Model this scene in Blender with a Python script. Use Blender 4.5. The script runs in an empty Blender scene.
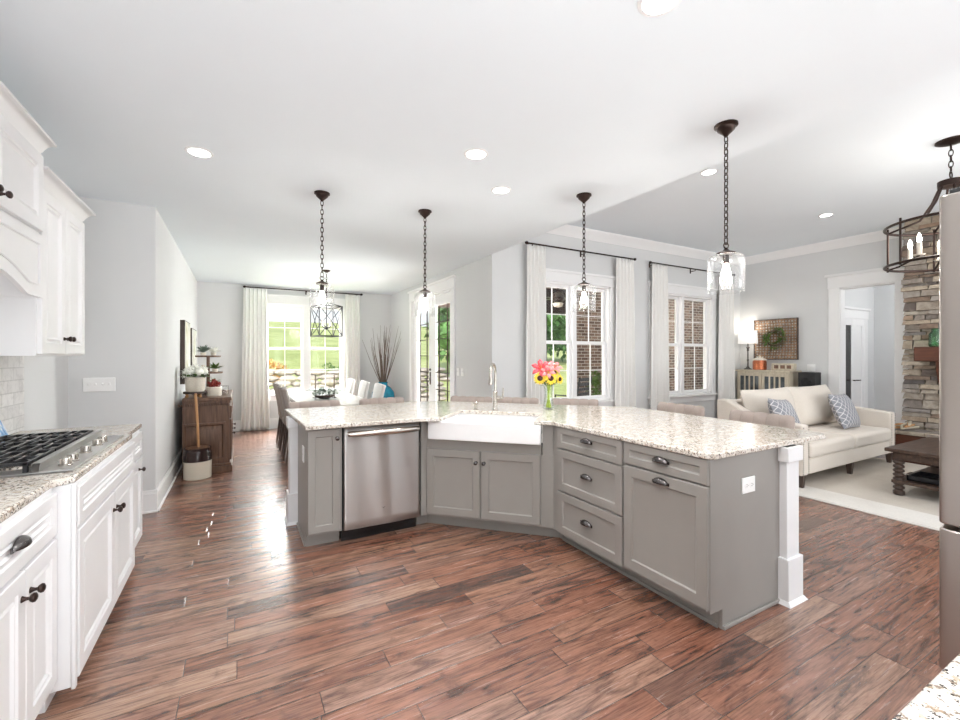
import bpy, bmesh, math, random
from mathutils import Matrix, Vector
random.seed(7)
S = bpy.context.scene
COL = S.collection
PI = math.pi

# ------------------------------------------------------------------ camera, world, sun, area lights, exposure
cd = bpy.data.cameras.new('camera')
cd.sensor_width = 36.0
cd.lens = 434.0 / 960.0 * 36.0
cd.shift_y = -4.0 / 960.0
cd.clip_start = 0.02
cam = bpy.data.objects.new('camera', cd)
COL.objects.link(cam)
cam.location = (0, 0, 1.40)
cam.rotation_euler = (PI / 2, 0, -math.radians(29.0))
S.camera = cam

w = bpy.data.worlds.new('sky')
S.world = w
w.use_nodes = True
wn = w.node_tree
for n in list(wn.nodes):
    wn.nodes.remove(n)
tc = wn.nodes.new('ShaderNodeTexCoord')
sp = wn.nodes.new('ShaderNodeSeparateXYZ')
wr = wn.nodes.new('ShaderNodeValToRGB')
wr.color_ramp.elements[0].position = 0.0
wr.color_ramp.elements[0].color = (0.96, 0.975, 1.0, 1)
wr.color_ramp.elements[1].position = 0.8
wr.color_ramp.elements[1].color = (0.62, 0.79, 1.0, 1)
bg = wn.nodes.new('ShaderNodeBackground')
bg.inputs[1].default_value = 0.55
wo = wn.nodes.new('ShaderNodeOutputWorld')
wn.links.new(tc.outputs['Generated'], sp.inputs[0])
wn.links.new(sp.outputs[2], wr.inputs[0])
wn.links.new(wr.outputs[0], bg.inputs[0])
wn.links.new(bg.outputs[0], wo.inputs[0])

def light(name, kind, loc, energy, rot=(0, 0, 0), color=(1, 1, 1), **kw):
    ld = bpy.data.lights.new(name, kind)
    ld.energy = energy
    ld.color = color
    for k, v in kw.items():
        setattr(ld, k, v)
    o = bpy.data.objects.new(name, ld)
    COL.objects.link(o)
    o.location = loc
    o.rotation_euler = rot
    return o

light('sun', 'SUN', (0, -10, 20), 2.4, (math.radians(42), 0, math.radians(-25)), (1.0, 0.96, 0.9), angle=0.02)
# added light panels out of view: behind the camera and outside the dining room
for kx in (1.55, 2.45, 3.2):
    light('kitchen_streak_panel', 'AREA', (kx, -3.4, 1.2), 8, (math.radians(93), 0, 0), (0.96, 0.99, 1.0), shape='RECTANGLE', size=0.3, size_y=2.2)  # added narrow panels, give the dishwasher door its vertical streaks
light('living_fill_panel', 'AREA', (6.2, -3.4, 1.0), 30, (math.radians(125), 0, math.radians(8)), (0.96, 0.99, 1.0), shape='RECTANGLE', size=4.4, size_y=2.0)  # added wide panel filling the living room from behind
# added fill panels behind the camera, aimed up to brighten both ceilings
light('kitchen_ceiling_fill', 'AREA', (0.2, -2.4, 0.25), 100, (math.radians(168), 0, 0), (0.96, 0.99, 1.0), shape='RECTANGLE', size=3.6, size_y=2.6)
light('living_ceiling_fill', 'AREA', (6.4, -2.4, 0.4), 40, (math.radians(172), 0, 0), (0.96, 0.99, 1.0), shape='RECTANGLE', size=3.2, size_y=2.2)
light('dining_window_fill', 'AREA', (1.16, 11.0, 3.6), 950, (math.radians(-52), 0, 0), (1.0, 0.995, 0.98), shape='RECTANGLE', size=3.0, size_y=1.6)  # added panel above the window view, boosts skylight into the dining room
light('french_door_fill', 'AREA', (4.7, 7.1, 1.7), 150, (0, math.radians(90), 0), (1.0, 0.995, 0.98), shape='RECTANGLE', size=2.2, size_y=1.6)  # added panel under the porch, lights the dining room through the french doors
S.view_settings.view_transform = 'Standard'
S.view_settings.look = 'None'
S.view_settings.gamma = 1.0
S.view_settings.use_curve_mapping = False
S.view_settings.exposure = 1.18
S.cycles.use_denoising = True
S.cycles.max_bounces = 10
S.cycles.diffuse_bounces = 6
S.cycles.transparent_max_bounces = 16
S.cycles.sample_clamp_indirect = 6.0

# ------------------------------------------------------------------ materials
def lin(c):
    r = []
    for v in c[:3]:
        v = v / 255.0
        r.append(v / 12.92 if v <= 0.04045 else ((v + 0.055) / 1.055) ** 2.4)
    return (r[0], r[1], r[2], 1.0)

class N:
    """small node-tree builder"""
    def __init__(s, name):
        s.m = bpy.data.materials.new(name)
        s.m.use_nodes = True
        s.t = s.m.node_tree
        s.b = s.t.nodes['Principled BSDF']
        s.out = s.t.nodes['Material Output']
    def n(s, kind, **kw):
        o = s.t.nodes.new('ShaderNode' + kind)
        for k, v in kw.items():
            setattr(o, k, v)
        return o
    def l(s, a, b):
        s.t.links.new(a, b)
    def math(s, op, a, b=None, c=None):
        o = s.n('Math', operation=op)
        for i, v in enumerate((a, b, c)):
            if v is None:
                continue
            if isinstance(v, (int, float)):
                o.inputs[i].default_value = v
            else:
                s.l(v, o.inputs[i])
        return o.outputs[0]
    def ramp(s, fac, stops, interp='LINEAR'):
        o = s.n('ValToRGB')
        o.color_ramp.interpolation = interp
        e = o.color_ramp.elements
        while len(e) < len(stops):
            e.new(0.5)
        for i, (p, c) in enumerate(stops):
            e[i].position = p
            e[i].color = lin(c) if max(c[:3]) > 2.0 else (c[0], c[1], c[2], 1)
        s.l(fac, o.inputs[0])
        return o.outputs[0]
    def mix(s, fac, a, b, mode='MIX'):
        o = s.n('Mix', data_type='RGBA', blend_type=mode)
        for sock, v in ((o.inputs[0], fac), (o.inputs[6], a), (o.inputs[7], b)):
            if isinstance(v, (int, float)):
                sock.default_value = v
            elif isinstance(v, tuple):
                sock.default_value = v
            else:
                s.l(v, sock)
        return o.outputs[2]
    def noise(s, vec, scale, detail=4.0, rough=0.5, dist=0.0):
        o = s.n('TexNoise')
        o.inputs['Scale'].default_value = scale
        o.inputs['Detail'].default_value = detail
        o.inputs['Roughness'].default_value = rough
        o.inputs['Distortion'].default_value = dist
        if vec is not None:
            s.l(vec, o.inputs['Vector'])
        return o.outputs[0]
    def comb(s, x, y, z):
        o = s.n('CombineXYZ')
        for i, v in enumerate((x, y, z)):
            if isinstance(v, (int, float)):
                o.inputs[i].default_value = v
            else:
                s.l(v, o.inputs[i])
        return o.outputs[0]
    def pos(s):
        g = s.n('NewGeometry')
        x = s.n('SeparateXYZ')
        s.l(g.outputs['Position'], x.inputs[0])
        return g.outputs['Position'], x.outputs[0], x.outputs[1], x.outputs[2]
    def obj(s):
        g = s.n('TexCoord')
        x = s.n('SeparateXYZ')
        s.l(g.outputs['Object'], x.inputs[0])
        return g.outputs['Object'], x.outputs[0], x.outputs[1], x.outputs[2]
    def bump(s, h, strength, dist=0.01):
        o = s.n('Bump')
        o.inputs['Strength'].default_value = strength
        o.inputs['Distance'].default_value = dist
        s.l(h, o.inputs['Height'])
        s.l(o.outputs[0], s.b.inputs['Normal'])
    def col(s, v):
        if isinstance(v, tuple):
            s.b.inputs['Base Color'].default_value = v
        else:
            s.l(v, s.b.inputs['Base Color'])
    def set(s, rough=None, metal=None, spec=None, **kw):
        if rough is not None:
            s.b.inputs['Roughness'].default_value = rough
        if metal is not None:
            s.b.inputs['Metallic'].default_value = metal
        if spec is not None:
            s.b.inputs['Specular IOR Level'].default_value = spec
        for k, v in kw.items():
            s.b.inputs[k.replace('_', ' ')].default_value = v

def plain(name, rgb, rough=0.5, metal=0.0, vary=0.04, scale=30.0, bump=0.0, spec=None, **kw):
    m = N(name)
    p = m.pos()[0]
    f = m.noise(p, scale, 3)
    c = lin(rgb)
    a = tuple(max(0, v * (1 - vary)) for v in c[:3])
    b = tuple(min(1, v * (1 + vary)) for v in c[:3])
    m.col(m.ramp(f, [(0.3, a), (0.7, b)]))
    m.set(rough, metal, spec, **kw)
    if bump:
        m.bump(f, bump, 0.004)
    return m.m

def emit(name, rgb, strength):
    m = N(name)
    m.set(0.5)
    m.col(lin(rgb))
    m.b.inputs['Emission Color'].default_value = lin(rgb)
    m.b.inputs['Emission Strength'].default_value = strength
    return m.m

def glass(name, tint=(1, 1, 1), refl=0.9, base=0.0):
    m = N(name)
    tr = m.n('BsdfTransparent')
    tr.inputs[0].default_value = (tint[0], tint[1], tint[2], 1)
    gl = m.n('BsdfGlossy')
    gl.inputs['Roughness'].default_value = 0.02
    lw = m.n('LayerWeight')
    lw.inputs['Blend'].default_value = 0.35
    f = m.math('MULTIPLY_ADD', lw.outputs['Fresnel'], refl, base)
    mx = m.n('MixShader')
    m.l(f, mx.inputs[0]); m.l(tr.outputs[0], mx.inputs[1]); m.l(gl.outputs[0], mx.inputs[2])
    m.l(mx.outputs[0], m.out.inputs[0])
    return m.m

def seeded(name):
    m = N(name)
    tr = m.n('BsdfTransparent'); tr.inputs[0].default_value = (0.985, 0.985, 0.985, 1)
    tl_ = m.n('BsdfTranslucent'); tl_.inputs[0].default_value = (1, 1, 1, 1)
    gl = m.n('BsdfGlossy'); gl.inputs['Roughness'].default_value = 0.02
    lw = m.n('LayerWeight'); lw.inputs['Blend'].default_value = 0.3
    sd_ = m.ramp(m.noise(m.pos()[0], 90, 3, 0.6), [(0.45, (0, 0, 0)), (0.75, (1, 1, 1))])
    m1 = m.n('MixShader'); m.l(m.math('MULTIPLY_ADD', sd_, 0.008, m.math('MULTIPLY_ADD', lw.outputs['Facing'], 0.04, 0.002)), m1.inputs[0]); m.l(tr.outputs[0], m1.inputs[1]); m.l(tl_.outputs[0], m1.inputs[2])
    m2 = m.n('MixShader'); m.l(m.math('MULTIPLY_ADD', lw.outputs['Fresnel'], 0.3, 0.01), m2.inputs[0]); m.l(m1.outputs[0], m2.inputs[1]); m.l(gl.outputs[0], m2.inputs[2])
    m.l(m2.outputs[0], m.out.inputs[0])
    return m.m

def wood(name, dark, light_, axis='x', scale=1.0, rough=0.45):
    m = N(name)
    _, x, y, z = m.pos()
    k = {'x': (2.5, 22, 22), 'y': (22, 2.5, 22), 'z': (22, 22, 2.5)}[axis]
    v = m.comb(m.math('MULTIPLY', x, k[0] * scale), m.math('MULTIPLY', y, k[1] * scale), m.math('MULTIPLY', z, k[2] * scale))
    f = m.noise(v, 1.6, 6, 0.62, 0.4)
    m.col(m.ramp(f, [(0.25, dark), (0.75, light_)]))
    m.set(rough)
    m.bump(f, 0.15, 0.003)
    return m.m

def make_floor():
    m = N('hardwood_planks')
    _, x, y, z = m.pos()
    W = 0.127
    yy = m.math('DIVIDE', y, W)
    row = m.math('FLOOR', yy)
    wn1 = m.n('TexWhiteNoise', noise_dimensions='1D')
    m.l(row, wn1.inputs['W'])
    wn0 = m.n('TexWhiteNoise', noise_dimensions='1D')
    m.l(m.math('ADD', row, 77.3), wn0.inputs['W'])
    L = m.math('MULTIPLY_ADD', wn0.outputs['Value'], 0.7, 0.65)
    xx = m.math('ADD', m.math('DIVIDE', x, L), m.math('MULTIPLY', wn1.outputs['Value'], 9.7))
    colid = m.math('FLOOR', xx)
    wn2 = m.n('TexWhiteNoise', noise_dimensions='2D')
    m.l(m.comb(row, colid, 0.0), wn2.inputs['Vector'])
    rv = wn2.outputs['Value']
    fy = m.math('FRACT', yy); fx = m.math('FRACT', xx)
    ey = m.math('MULTIPLY', m.math('MINIMUM', fy, m.math('SUBTRACT', 1.0, fy)), W)
    ex = m.math('MULTIPLY', m.math('MINIMUM', fx, m.math('SUBTRACT', 1.0, fx)), L)
    e = m.math('MINIMUM', ey, ex)
    seam = m.math('LESS_THAN', e, 0.0016)
    base = m.ramp(rv, [(0.0, (108, 82, 72)), (0.1, (140, 97, 79)), (0.3, (156, 112, 92)), (0.48, (144, 98, 79)), (0.66, (163, 125, 104)), (0.82, (150, 111, 95)), (1.0, (170, 136, 115))])
    off = m.math('MULTIPLY', rv, 40.0)
    xo = m.math('ADD', x, off)
    g1 = m.noise(m.comb(m.math('MULTIPLY', xo, 3.0), m.math('MULTIPLY', y, 60), off), 1.0, 6, 0.7, 0.5)
    g4 = m.noise(m.comb(m.math('MULTIPLY', xo, 7.0), m.math('MULTIPLY', y, 170), off), 1.0, 4, 0.7, 0.3)
    g2 = m.noise(m.comb(m.math('MULTIPLY', xo, 1.5), m.math('MULTIPLY', y, 11), off), 1.3, 6, 0.66, 1.4)
    g3 = m.noise(m.comb(m.math('MULTIPLY', xo, 5.0), m.math('MULTIPLY', y, 9), off), 1.0, 4, 0.6, 0.6)
    c = m.mix(1.0, base, m.ramp(g1, [(0.33, (0.40, 0.35, 0.34)), (0.46, (0.92, 0.9, 0.89)), (0.7, (1.12, 1.12, 1.12))]), 'MULTIPLY')
    c = m.mix(1.0, c, m.ramp(g2, [(0.36, (0.34, 0.29, 0.29)), (0.46, (0.82, 0.79, 0.78)), (0.58, (1.0, 1.0, 1.0)), (0.8, (1.15, 1.13, 1.11))]), 'MULTIPLY')
    c = m.mix(1.0, c, m.ramp(g4, [(0.34, (0.55, 0.5, 0.48)), (0.48, (0.98, 0.98, 0.98)), (0.68, (1.15, 1.15, 1.15))]), 'MULTIPLY')
    c = m.mix(1.0, c, m.ramp(g3, [(0.30, (0.45, 0.42, 0.42)), (0.44, (1, 1, 1))]), 'MULTIPLY')
    c = m.mix(m.math('MULTIPLY', seam, 0.8), c, lin((30, 18, 14)))
    m.col(c)
    hs = m.noise(m.comb(m.math('MULTIPLY', xo, 2.2), m.math('MULTIPLY', y, 20), off), 1.0, 3, 0.5, 0.6)
    h = m.math('ADD', m.math('MULTIPLY', hs, 1.0), m.math('ADD', m.math('MULTIPLY', g1, 0.25), m.math('MULTIPLY', g4, 0.2)))
    h = m.math('ADD', h, m.math('MULTIPLY', m.math('MINIMUM', m.math('DIVIDE', e, 0.006), 1.0), 0.6))
    m.bump(h, 0.45, 0.008)
    m.l(m.math('MULTIPLY_ADD', g1, 0.2, 0.15), m.b.inputs['Roughness'])
    m.set(spec=0.7, Coat_Weight=0.5, Coat_Roughness=0.26)
    return m.m

def make_granite():
    m = N('speckled_granite')
    p, x, y, z = m.pos()
    a = m.noise(p, 26, 5, 0.6, 0.4)
    b = m.noise(p, 75, 4, 0.65, 0.3)
    c = m.noise(p, 110, 3, 0.6)
    v = m.n('TexVoronoi'); v.inputs['Scale'].default_value = 95
    m.l(p, v.inputs['Vector'])
    base = m.ramp(a, [(0.3, (200, 190, 178)), (0.5, (222, 215, 205)), (0.7, (238, 235, 230))])
    k = m.ramp(b, [(0.39, (0, 0, 0)), (0.44, (1, 1, 1))])
    base = m.mix(k, lin((128, 112, 98)), base)
    k2 = m.ramp(c, [(0.37, (0, 0, 0)), (0.41, (1, 1, 1))])
    base = m.mix(k2, lin((58, 48, 44)), base)
    k3 = m.ramp(m.noise(p, 48, 4, 0.6), [(0.58, (0, 0, 0)), (0.63, (1, 1, 1))])
    base = m.mix(m.math('MULTIPLY', k3, 0.7), base, lin((170, 146, 122)))
    m.col(base)
    m.set(0.09, spec=0.5)
    return m.m

def make_brick(name='porch_brick'):
    m = N(name)
    _, x, y, z = m.pos()
    b = m.n('TexBrick')
    b.inputs['Color1'].default_value = lin((146, 122, 108))
    b.inputs['Color2'].default_value = lin((92, 74, 66))
    b.inputs['Mortar'].default_value = lin((196, 190, 182))
    b.inputs['Scale'].default_value = 1.0
    b.inputs['Mortar Size'].default_value = 0.008
    b.inputs['Brick Width'].default_value = 0.22
    b.inputs['Row Height'].default_value = 0.076
    m.l(m.comb(m.math('ADD', x, y), z, 0.0), b.inputs['Vector'])
    m.col(b.outputs['Color'])
    m.set(0.9)
    m.bump(b.outputs['Fac'], -0.4, 0.01)
    return m.m

def make_tile():
    m = N('white_stone_tile')
    p, x, y, z = m.pos()
    b = m.n('TexBrick')
    b.inputs['Color1'].default_value = lin((235, 234, 232))
    b.inputs['Color2'].default_value = lin((222, 221, 219))
    b.inputs['Mortar'].default_value = lin((205, 204, 202))
    b.inputs['Scale'].default_value = 1.0
    b.inputs['Mortar Size'].default_value = 0.004
    b.inputs['Brick Width'].default_value = 0.155
    b.inputs['Row Height'].default_value = 0.078
    m.l(m.comb(y, z, 0.0), b.inputs['Vector'])
    f = m.noise(p, 18, 5, 0.6, 1.0)
    m.col(m.mix(1.0, b.outputs['Color'], m.ramp(f, [(0.35, (0.82, 0.82, 0.82)), (0.55, (1, 1, 1))]), 'MULTIPLY'))
    m.set(0.3)
    m.bump(b.outputs['Fac'], -0.3, 0.004)
    return m.m

def make_steel(name='brushed_stainless', rgb=(190, 188, 186), rough=0.32, aniso=0.92, rot=0.25):
    m = N(name)
    t_ = m.n('Tangent', direction_type='UV_MAP')
    m.l(t_.outputs[0], m.b.inputs['Tangent'])
    m.col(lin(rgb))
    m.set(rough, 1.0, Anisotropic=aniso, Anisotropic_Rotation=rot)
    return m.m

def make_lattice():
    m = N('grey_lattice_fabric')
    _, x, y, z = m.obj()
    a = m.math('MULTIPLY', m.math('ADD', x, z), 13.0)
    b = m.math('MULTIPLY', m.math('SUBTRACT', x, z), 13.0)
    def line(v):
        f = m.math('ABSOLUTE', m.math('SUBTRACT', m.math('FRACT', v), 0.5))
        return m.math('LESS_THAN', f, 0.06)
    k = m.math('MAXIMUM', line(a), line(b))
    m.col(m.mix(k, lin((136, 137, 144)), lin((214, 213, 212))))
    m.set(0.9)
    return m.m

def make_grass():
    m = N('lawn_grass')
    p, x, y, z = m.pos()
    f = m.noise(p, 0.35, 6, 0.6)
    g = m.noise(p, 6, 4, 0.6)
    c = m.ramp(f, [(0.3, (140, 150, 88)), (0.5, (162, 170, 106)), (0.7, (190, 192, 140))])
    m.col(m.mix(1.0, c, m.ramp(g, [(0.3, (0.75, 0.75, 0.75)), (0.6, (1, 1, 1))]), 'MULTIPLY'))
    m.set(0.95)
    return m.m

def make_stone():
    m = N('stacked_ledger_stone')
    g = m.n('NewGeometry')
    r = g.outputs['Random Per Island']
    f = m.noise(g.outputs['Position'], 14, 6, 0.65, 0.6)
    c = m.ramp(r, [(0.0, (120, 112, 108)), (0.2, (158, 148, 138)), (0.4, (186, 172, 152)), (0.55, (134, 128, 126)), (0.7, (196, 184, 166)), (0.85, (150, 126, 106)), (1.0, (104, 98, 96))])
    m.col(m.mix(1.0, c, m.ramp(f, [(0.3, (0.6, 0.58, 0.56)), (0.6, (1, 1, 1))]), 'MULTIPLY'))
    m.set(0.85)
    m.bump(f, 0.6, 0.02)
    return m.m

def make_painting(name, stops, axis='y', seed=0.0, scale=2.2):
    m = N(name)
    _, x, y, z = m.pos()
    v = m.comb(m.math('ADD', m.math('MULTIPLY', y if axis == 'y' else x, 1.6), seed), z, seed)
    f = m.noise(v, scale, 6, 0.6, 1.5)
    m.col(m.ramp(f, stops))
    m.set(0.6)
    return m.m

def make_fabric(name, rgb, weave=220.0, vary=0.12, rough=0.95):
    m = N(name)
    _, x, y, z = m.obj()
    f = m.noise(m.comb(m.math('MULTIPLY', x, weave), m.math('MULTIPLY', y, weave), m.math('MULTIPLY', z, weave * 0.4)), 1.0, 2)
    c = lin(rgb)
    m.col(m.ramp(f, [(0.3, tuple(v * (1 - vary) for v in c[:3])), (0.7, tuple(min(1, v * (1 + vary)) for v in c[:3]))]))
    m.set(rough, **{'Sheen_Weight': 0.2})
    m.bump(f, 0.15, 0.002)
    return m.m

def make_rug():
    m = N('cream_rug_pile')
    p, x, y, z = m.pos()
    f = m.noise(p, 70, 3, 0.6)
    g = m.noise(p, 3, 4, 0.6)
    inner = m.math('MULTIPLY', m.math('GREATER_THAN', x, 5.3), m.math('GREATER_THAN', y, 0.62))
    c = m.mix(inner, lin((226, 222, 216)), lin((206, 198, 187)))
    c = m.mix(1.0, c, m.ramp(f, [(0.3, (0.9, 0.9, 0.9)), (0.7, (1.0, 1.0, 1.0))]), 'MULTIPLY')
    m.col(m.mix(1.0, c, m.ramp(g, [(0.35, (0.92, 0.91, 0.9)), (0.6, (1.0, 1.0, 1.0))]), 'MULTIPLY'))
    m.set(0.95)
    m.bump(f, 0.3, 0.004)
    return m.m

def make_crock():
    m = N('two_tone_stoneware')
    _, x, y, z = m.obj()
    k = m.math('GREATER_THAN', z, 0.205)
    m.col(m.mix(k, lin((214, 205, 188)), lin((48, 32, 30))))
    m.set(0.15)
    return m.m

M = {}
M['floor'] = make_floor()
M['wall'] = plain('grey_wall_paint', (218, 219, 219), 0.7, vary=0.01, scale=3)
M['ceil'] = plain('white_ceiling_paint', (231, 238, 243), 0.8, vary=0.008, scale=2)
M['trim'] = plain('white_trim_paint', (242, 242, 242), 0.35, vary=0.01, scale=4)
M['white'] = plain('white_cabinet_paint', (231, 231, 232), 0.32, vary=0.012, scale=6)
M['grey'] = plain('grey_cabinet_paint', (146, 142, 137), 0.38, vary=0.02, scale=8)
M['granite'] = make_granite()
M['steel'] = make_steel()
M['steel_h'] = plain('fridge_stainless', (176, 168, 162), 0.3, 1.0, 0.05, 2)
M['chrome'] = plain('satin_nickel', (196, 190, 182), 0.22, 1.0)
M['bronze'] = plain('dark_bronze', (60, 48, 44), 0.35, 0.85, 0.15)
M['pewter'] = plain('dark_pewter', (98, 94, 94), 0.24, 1.0)
M['iron'] = plain('black_cast_iron', (52, 52, 55), 0.28, 0.6)
M['black'] = plain('matt_black', (20, 20, 21), 0.5)
M['blackg'] = plain('black_gloss', (22, 22, 24), 0.15)
M['porcelain'] = plain('white_fireclay', (246, 246, 246), 0.08, vary=0.005)
M['linen'] = make_fabric('white_curtain_linen', (240, 239, 236), 150, 0.03)
M['sofa'] = make_fabric('cream_upholstery', (214, 205, 194), 200, 0.05)
M['taupe'] = make_fabric('taupe_upholstery', (164, 150, 142), 220, 0.06)
M['taupe2'] = make_fabric('grey_taupe_upholstery', (150, 141, 134), 220, 0.06)
M['slip'] = make_fabric('pale_upholstery', (208, 206, 203), 200, 0.05)
M['darkwood'] = wood('dark_stained_wood', (44, 32, 27), (92, 72, 60), 'x')
M['darkwoodz'] = wood('dark_stained_wood_upright', (40, 30, 26), (88, 70, 60), 'z')
M['brownwood'] = wood('brown_oak', (66, 44, 32), (130, 96, 74), 'z')
M['mantel'] = wood('mantel_timber', (58, 30, 20), (112, 66, 46), 'y')
M['lightwood'] = wood('honey_wood', (170, 120, 76), (206, 160, 112), 'z')
M['palewood'] = wood('washed_wood', (176, 164, 142), (216, 206, 186), 'z')
M['tablewood'] = wood('limed_tabletop', (190, 186, 182), (222, 220, 217), 'y', rough=0.12)
M['glass'] = glass('window_glass', (0.96, 0.97, 0.965), 0.06, 0.006)
M['shade'] = seeded('seeded_glass')
M['vase'] = glass('clear_vase_glass', (0.97, 0.99, 0.97), 0.3, 0.01)
M['bulb'] = emit('lit_bulb', (255, 250, 240), 7.0)
M['lens'] = emit('lit_downlight_lens', (255, 253, 248), 7.0)
M['brick'] = make_brick()
M['tile'] = make_tile()
M['grass'] = make_grass()
M['stone'] = make_stone()
M['lattice'] = make_lattice()
M['rug'] = make_rug()
M['concrete'] = plain('porch_concrete', (172, 166, 158), 0.8, vary=0.1, scale=3)
M['leaf'] = plain('green_leaf', (92, 122, 56), 0.5, vary=0.35, scale=18)
M['treeleaf'] = plain('tree_foliage', (92, 130, 74), 0.8, vary=0.6, scale=2.5)
M['sage'] = plain('sage_leaf', (108, 124, 112), 0.6, vary=0.3, scale=30)
M['rust'] = plain('autumn_leaf', (206, 158, 92), 0.7, vary=0.3, scale=10)
M['stem'] = plain('fresh_stem', (168, 188, 66), 0.45, vary=0.2)
M['petal_y'] = plain('yellow_petal', (248, 208, 58), 0.5, vary=0.15, scale=60)
M['petal_p'] = plain('coral_pink_petal', (238, 92, 100), 0.5, vary=0.2, scale=40)
M['petal_l'] = plain('light_pink_petal', (240, 150, 150), 0.5, vary=0.15, scale=40)
M['petal_w'] = plain('white_petal', (240, 240, 232), 0.6, vary=0.08, scale=40)
M['seed'] = plain('brown_seed_disc', (58, 30, 22), 0.8, vary=0.3, scale=200)
M['twig'] = plain('dry_twig', (104, 90, 80), 0.8, vary=0.25)
M['blue'] = plain('turquoise_glaze', (22, 128, 158), 0.12, vary=0.25, scale=9)
M['cream'] = plain('cream_ceramic', (228, 220, 206), 0.35, vary=0.05)
M['darkglass'] = plain('dark_cabinet_glass', (74, 80, 84), 0.08, vary=0.5, scale=6)
M['concretepot'] = plain('pale_stone_pot', (214, 206, 192), 0.8, vary=0.08, scale=60)
M['red'] = plain('red_berries', (134, 42, 34), 0.5, vary=0.3, scale=80)
M['copper'] = plain('hammered_copper', (190, 112, 78), 0.3, 0.8, 0.25, 60)
M['plate'] = plain('white_plastic', (244, 244, 243), 0.3, vary=0.01)
M['lampshade'] = emit('lit_lamp_shade', (252, 250, 246), 0.25)
M['basket'] = plain('brown_woven_strip', (158, 130, 106), 0.7, vary=0.45, scale=14)
M['crock'] = make_crock()
M['canvasdark'] = plain('dark_canvas_edge', (44, 44, 44), 0.7)
M['art_a'] = make_painting('abstract_landscape', [(0.3, (92, 104, 84)), (0.45, (226, 226, 218)), (0.6, (206, 200, 170)), (0.75, (98, 130, 140))], 'y', 3.0)
M['art_b'] = make_painting('abstract_greens', [(0.3, (150, 164, 112)), (0.5, (232, 232, 226)), (0.7, (112, 128, 132))], 'y', 8.0)
M['photo'] = make_painting('blue_snapshot', [(0.3, (52, 104, 182)), (0.5, (150, 190, 226)), (0.62, (236, 240, 244)), (0.75, (96, 128, 96))], 'y', 1.0, 14)
M['paper'] = plain('white_paper', (240, 240, 240), 0.6)
M['terrace'] = plain('pale_terrace_stone', (150, 140, 132), 0.9, vary=0.25, scale=5)
M['bark'] = plain('tree_bark', (84, 68, 56), 0.9, vary=0.3)
M['wallout'] = plain('house_exterior_white', (226, 226, 224), 0.8)

# ------------------------------------------------------------------ mesh builder
def W(o):
    """world matrix without waiting for a depsgraph update"""
    m = Matrix.LocRotScale(o.location, o.rotation_euler.to_quaternion(), o.scale)
    if o.parent:
        return W(o.parent) @ o.matrix_parent_inverse @ m
    return m

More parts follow.
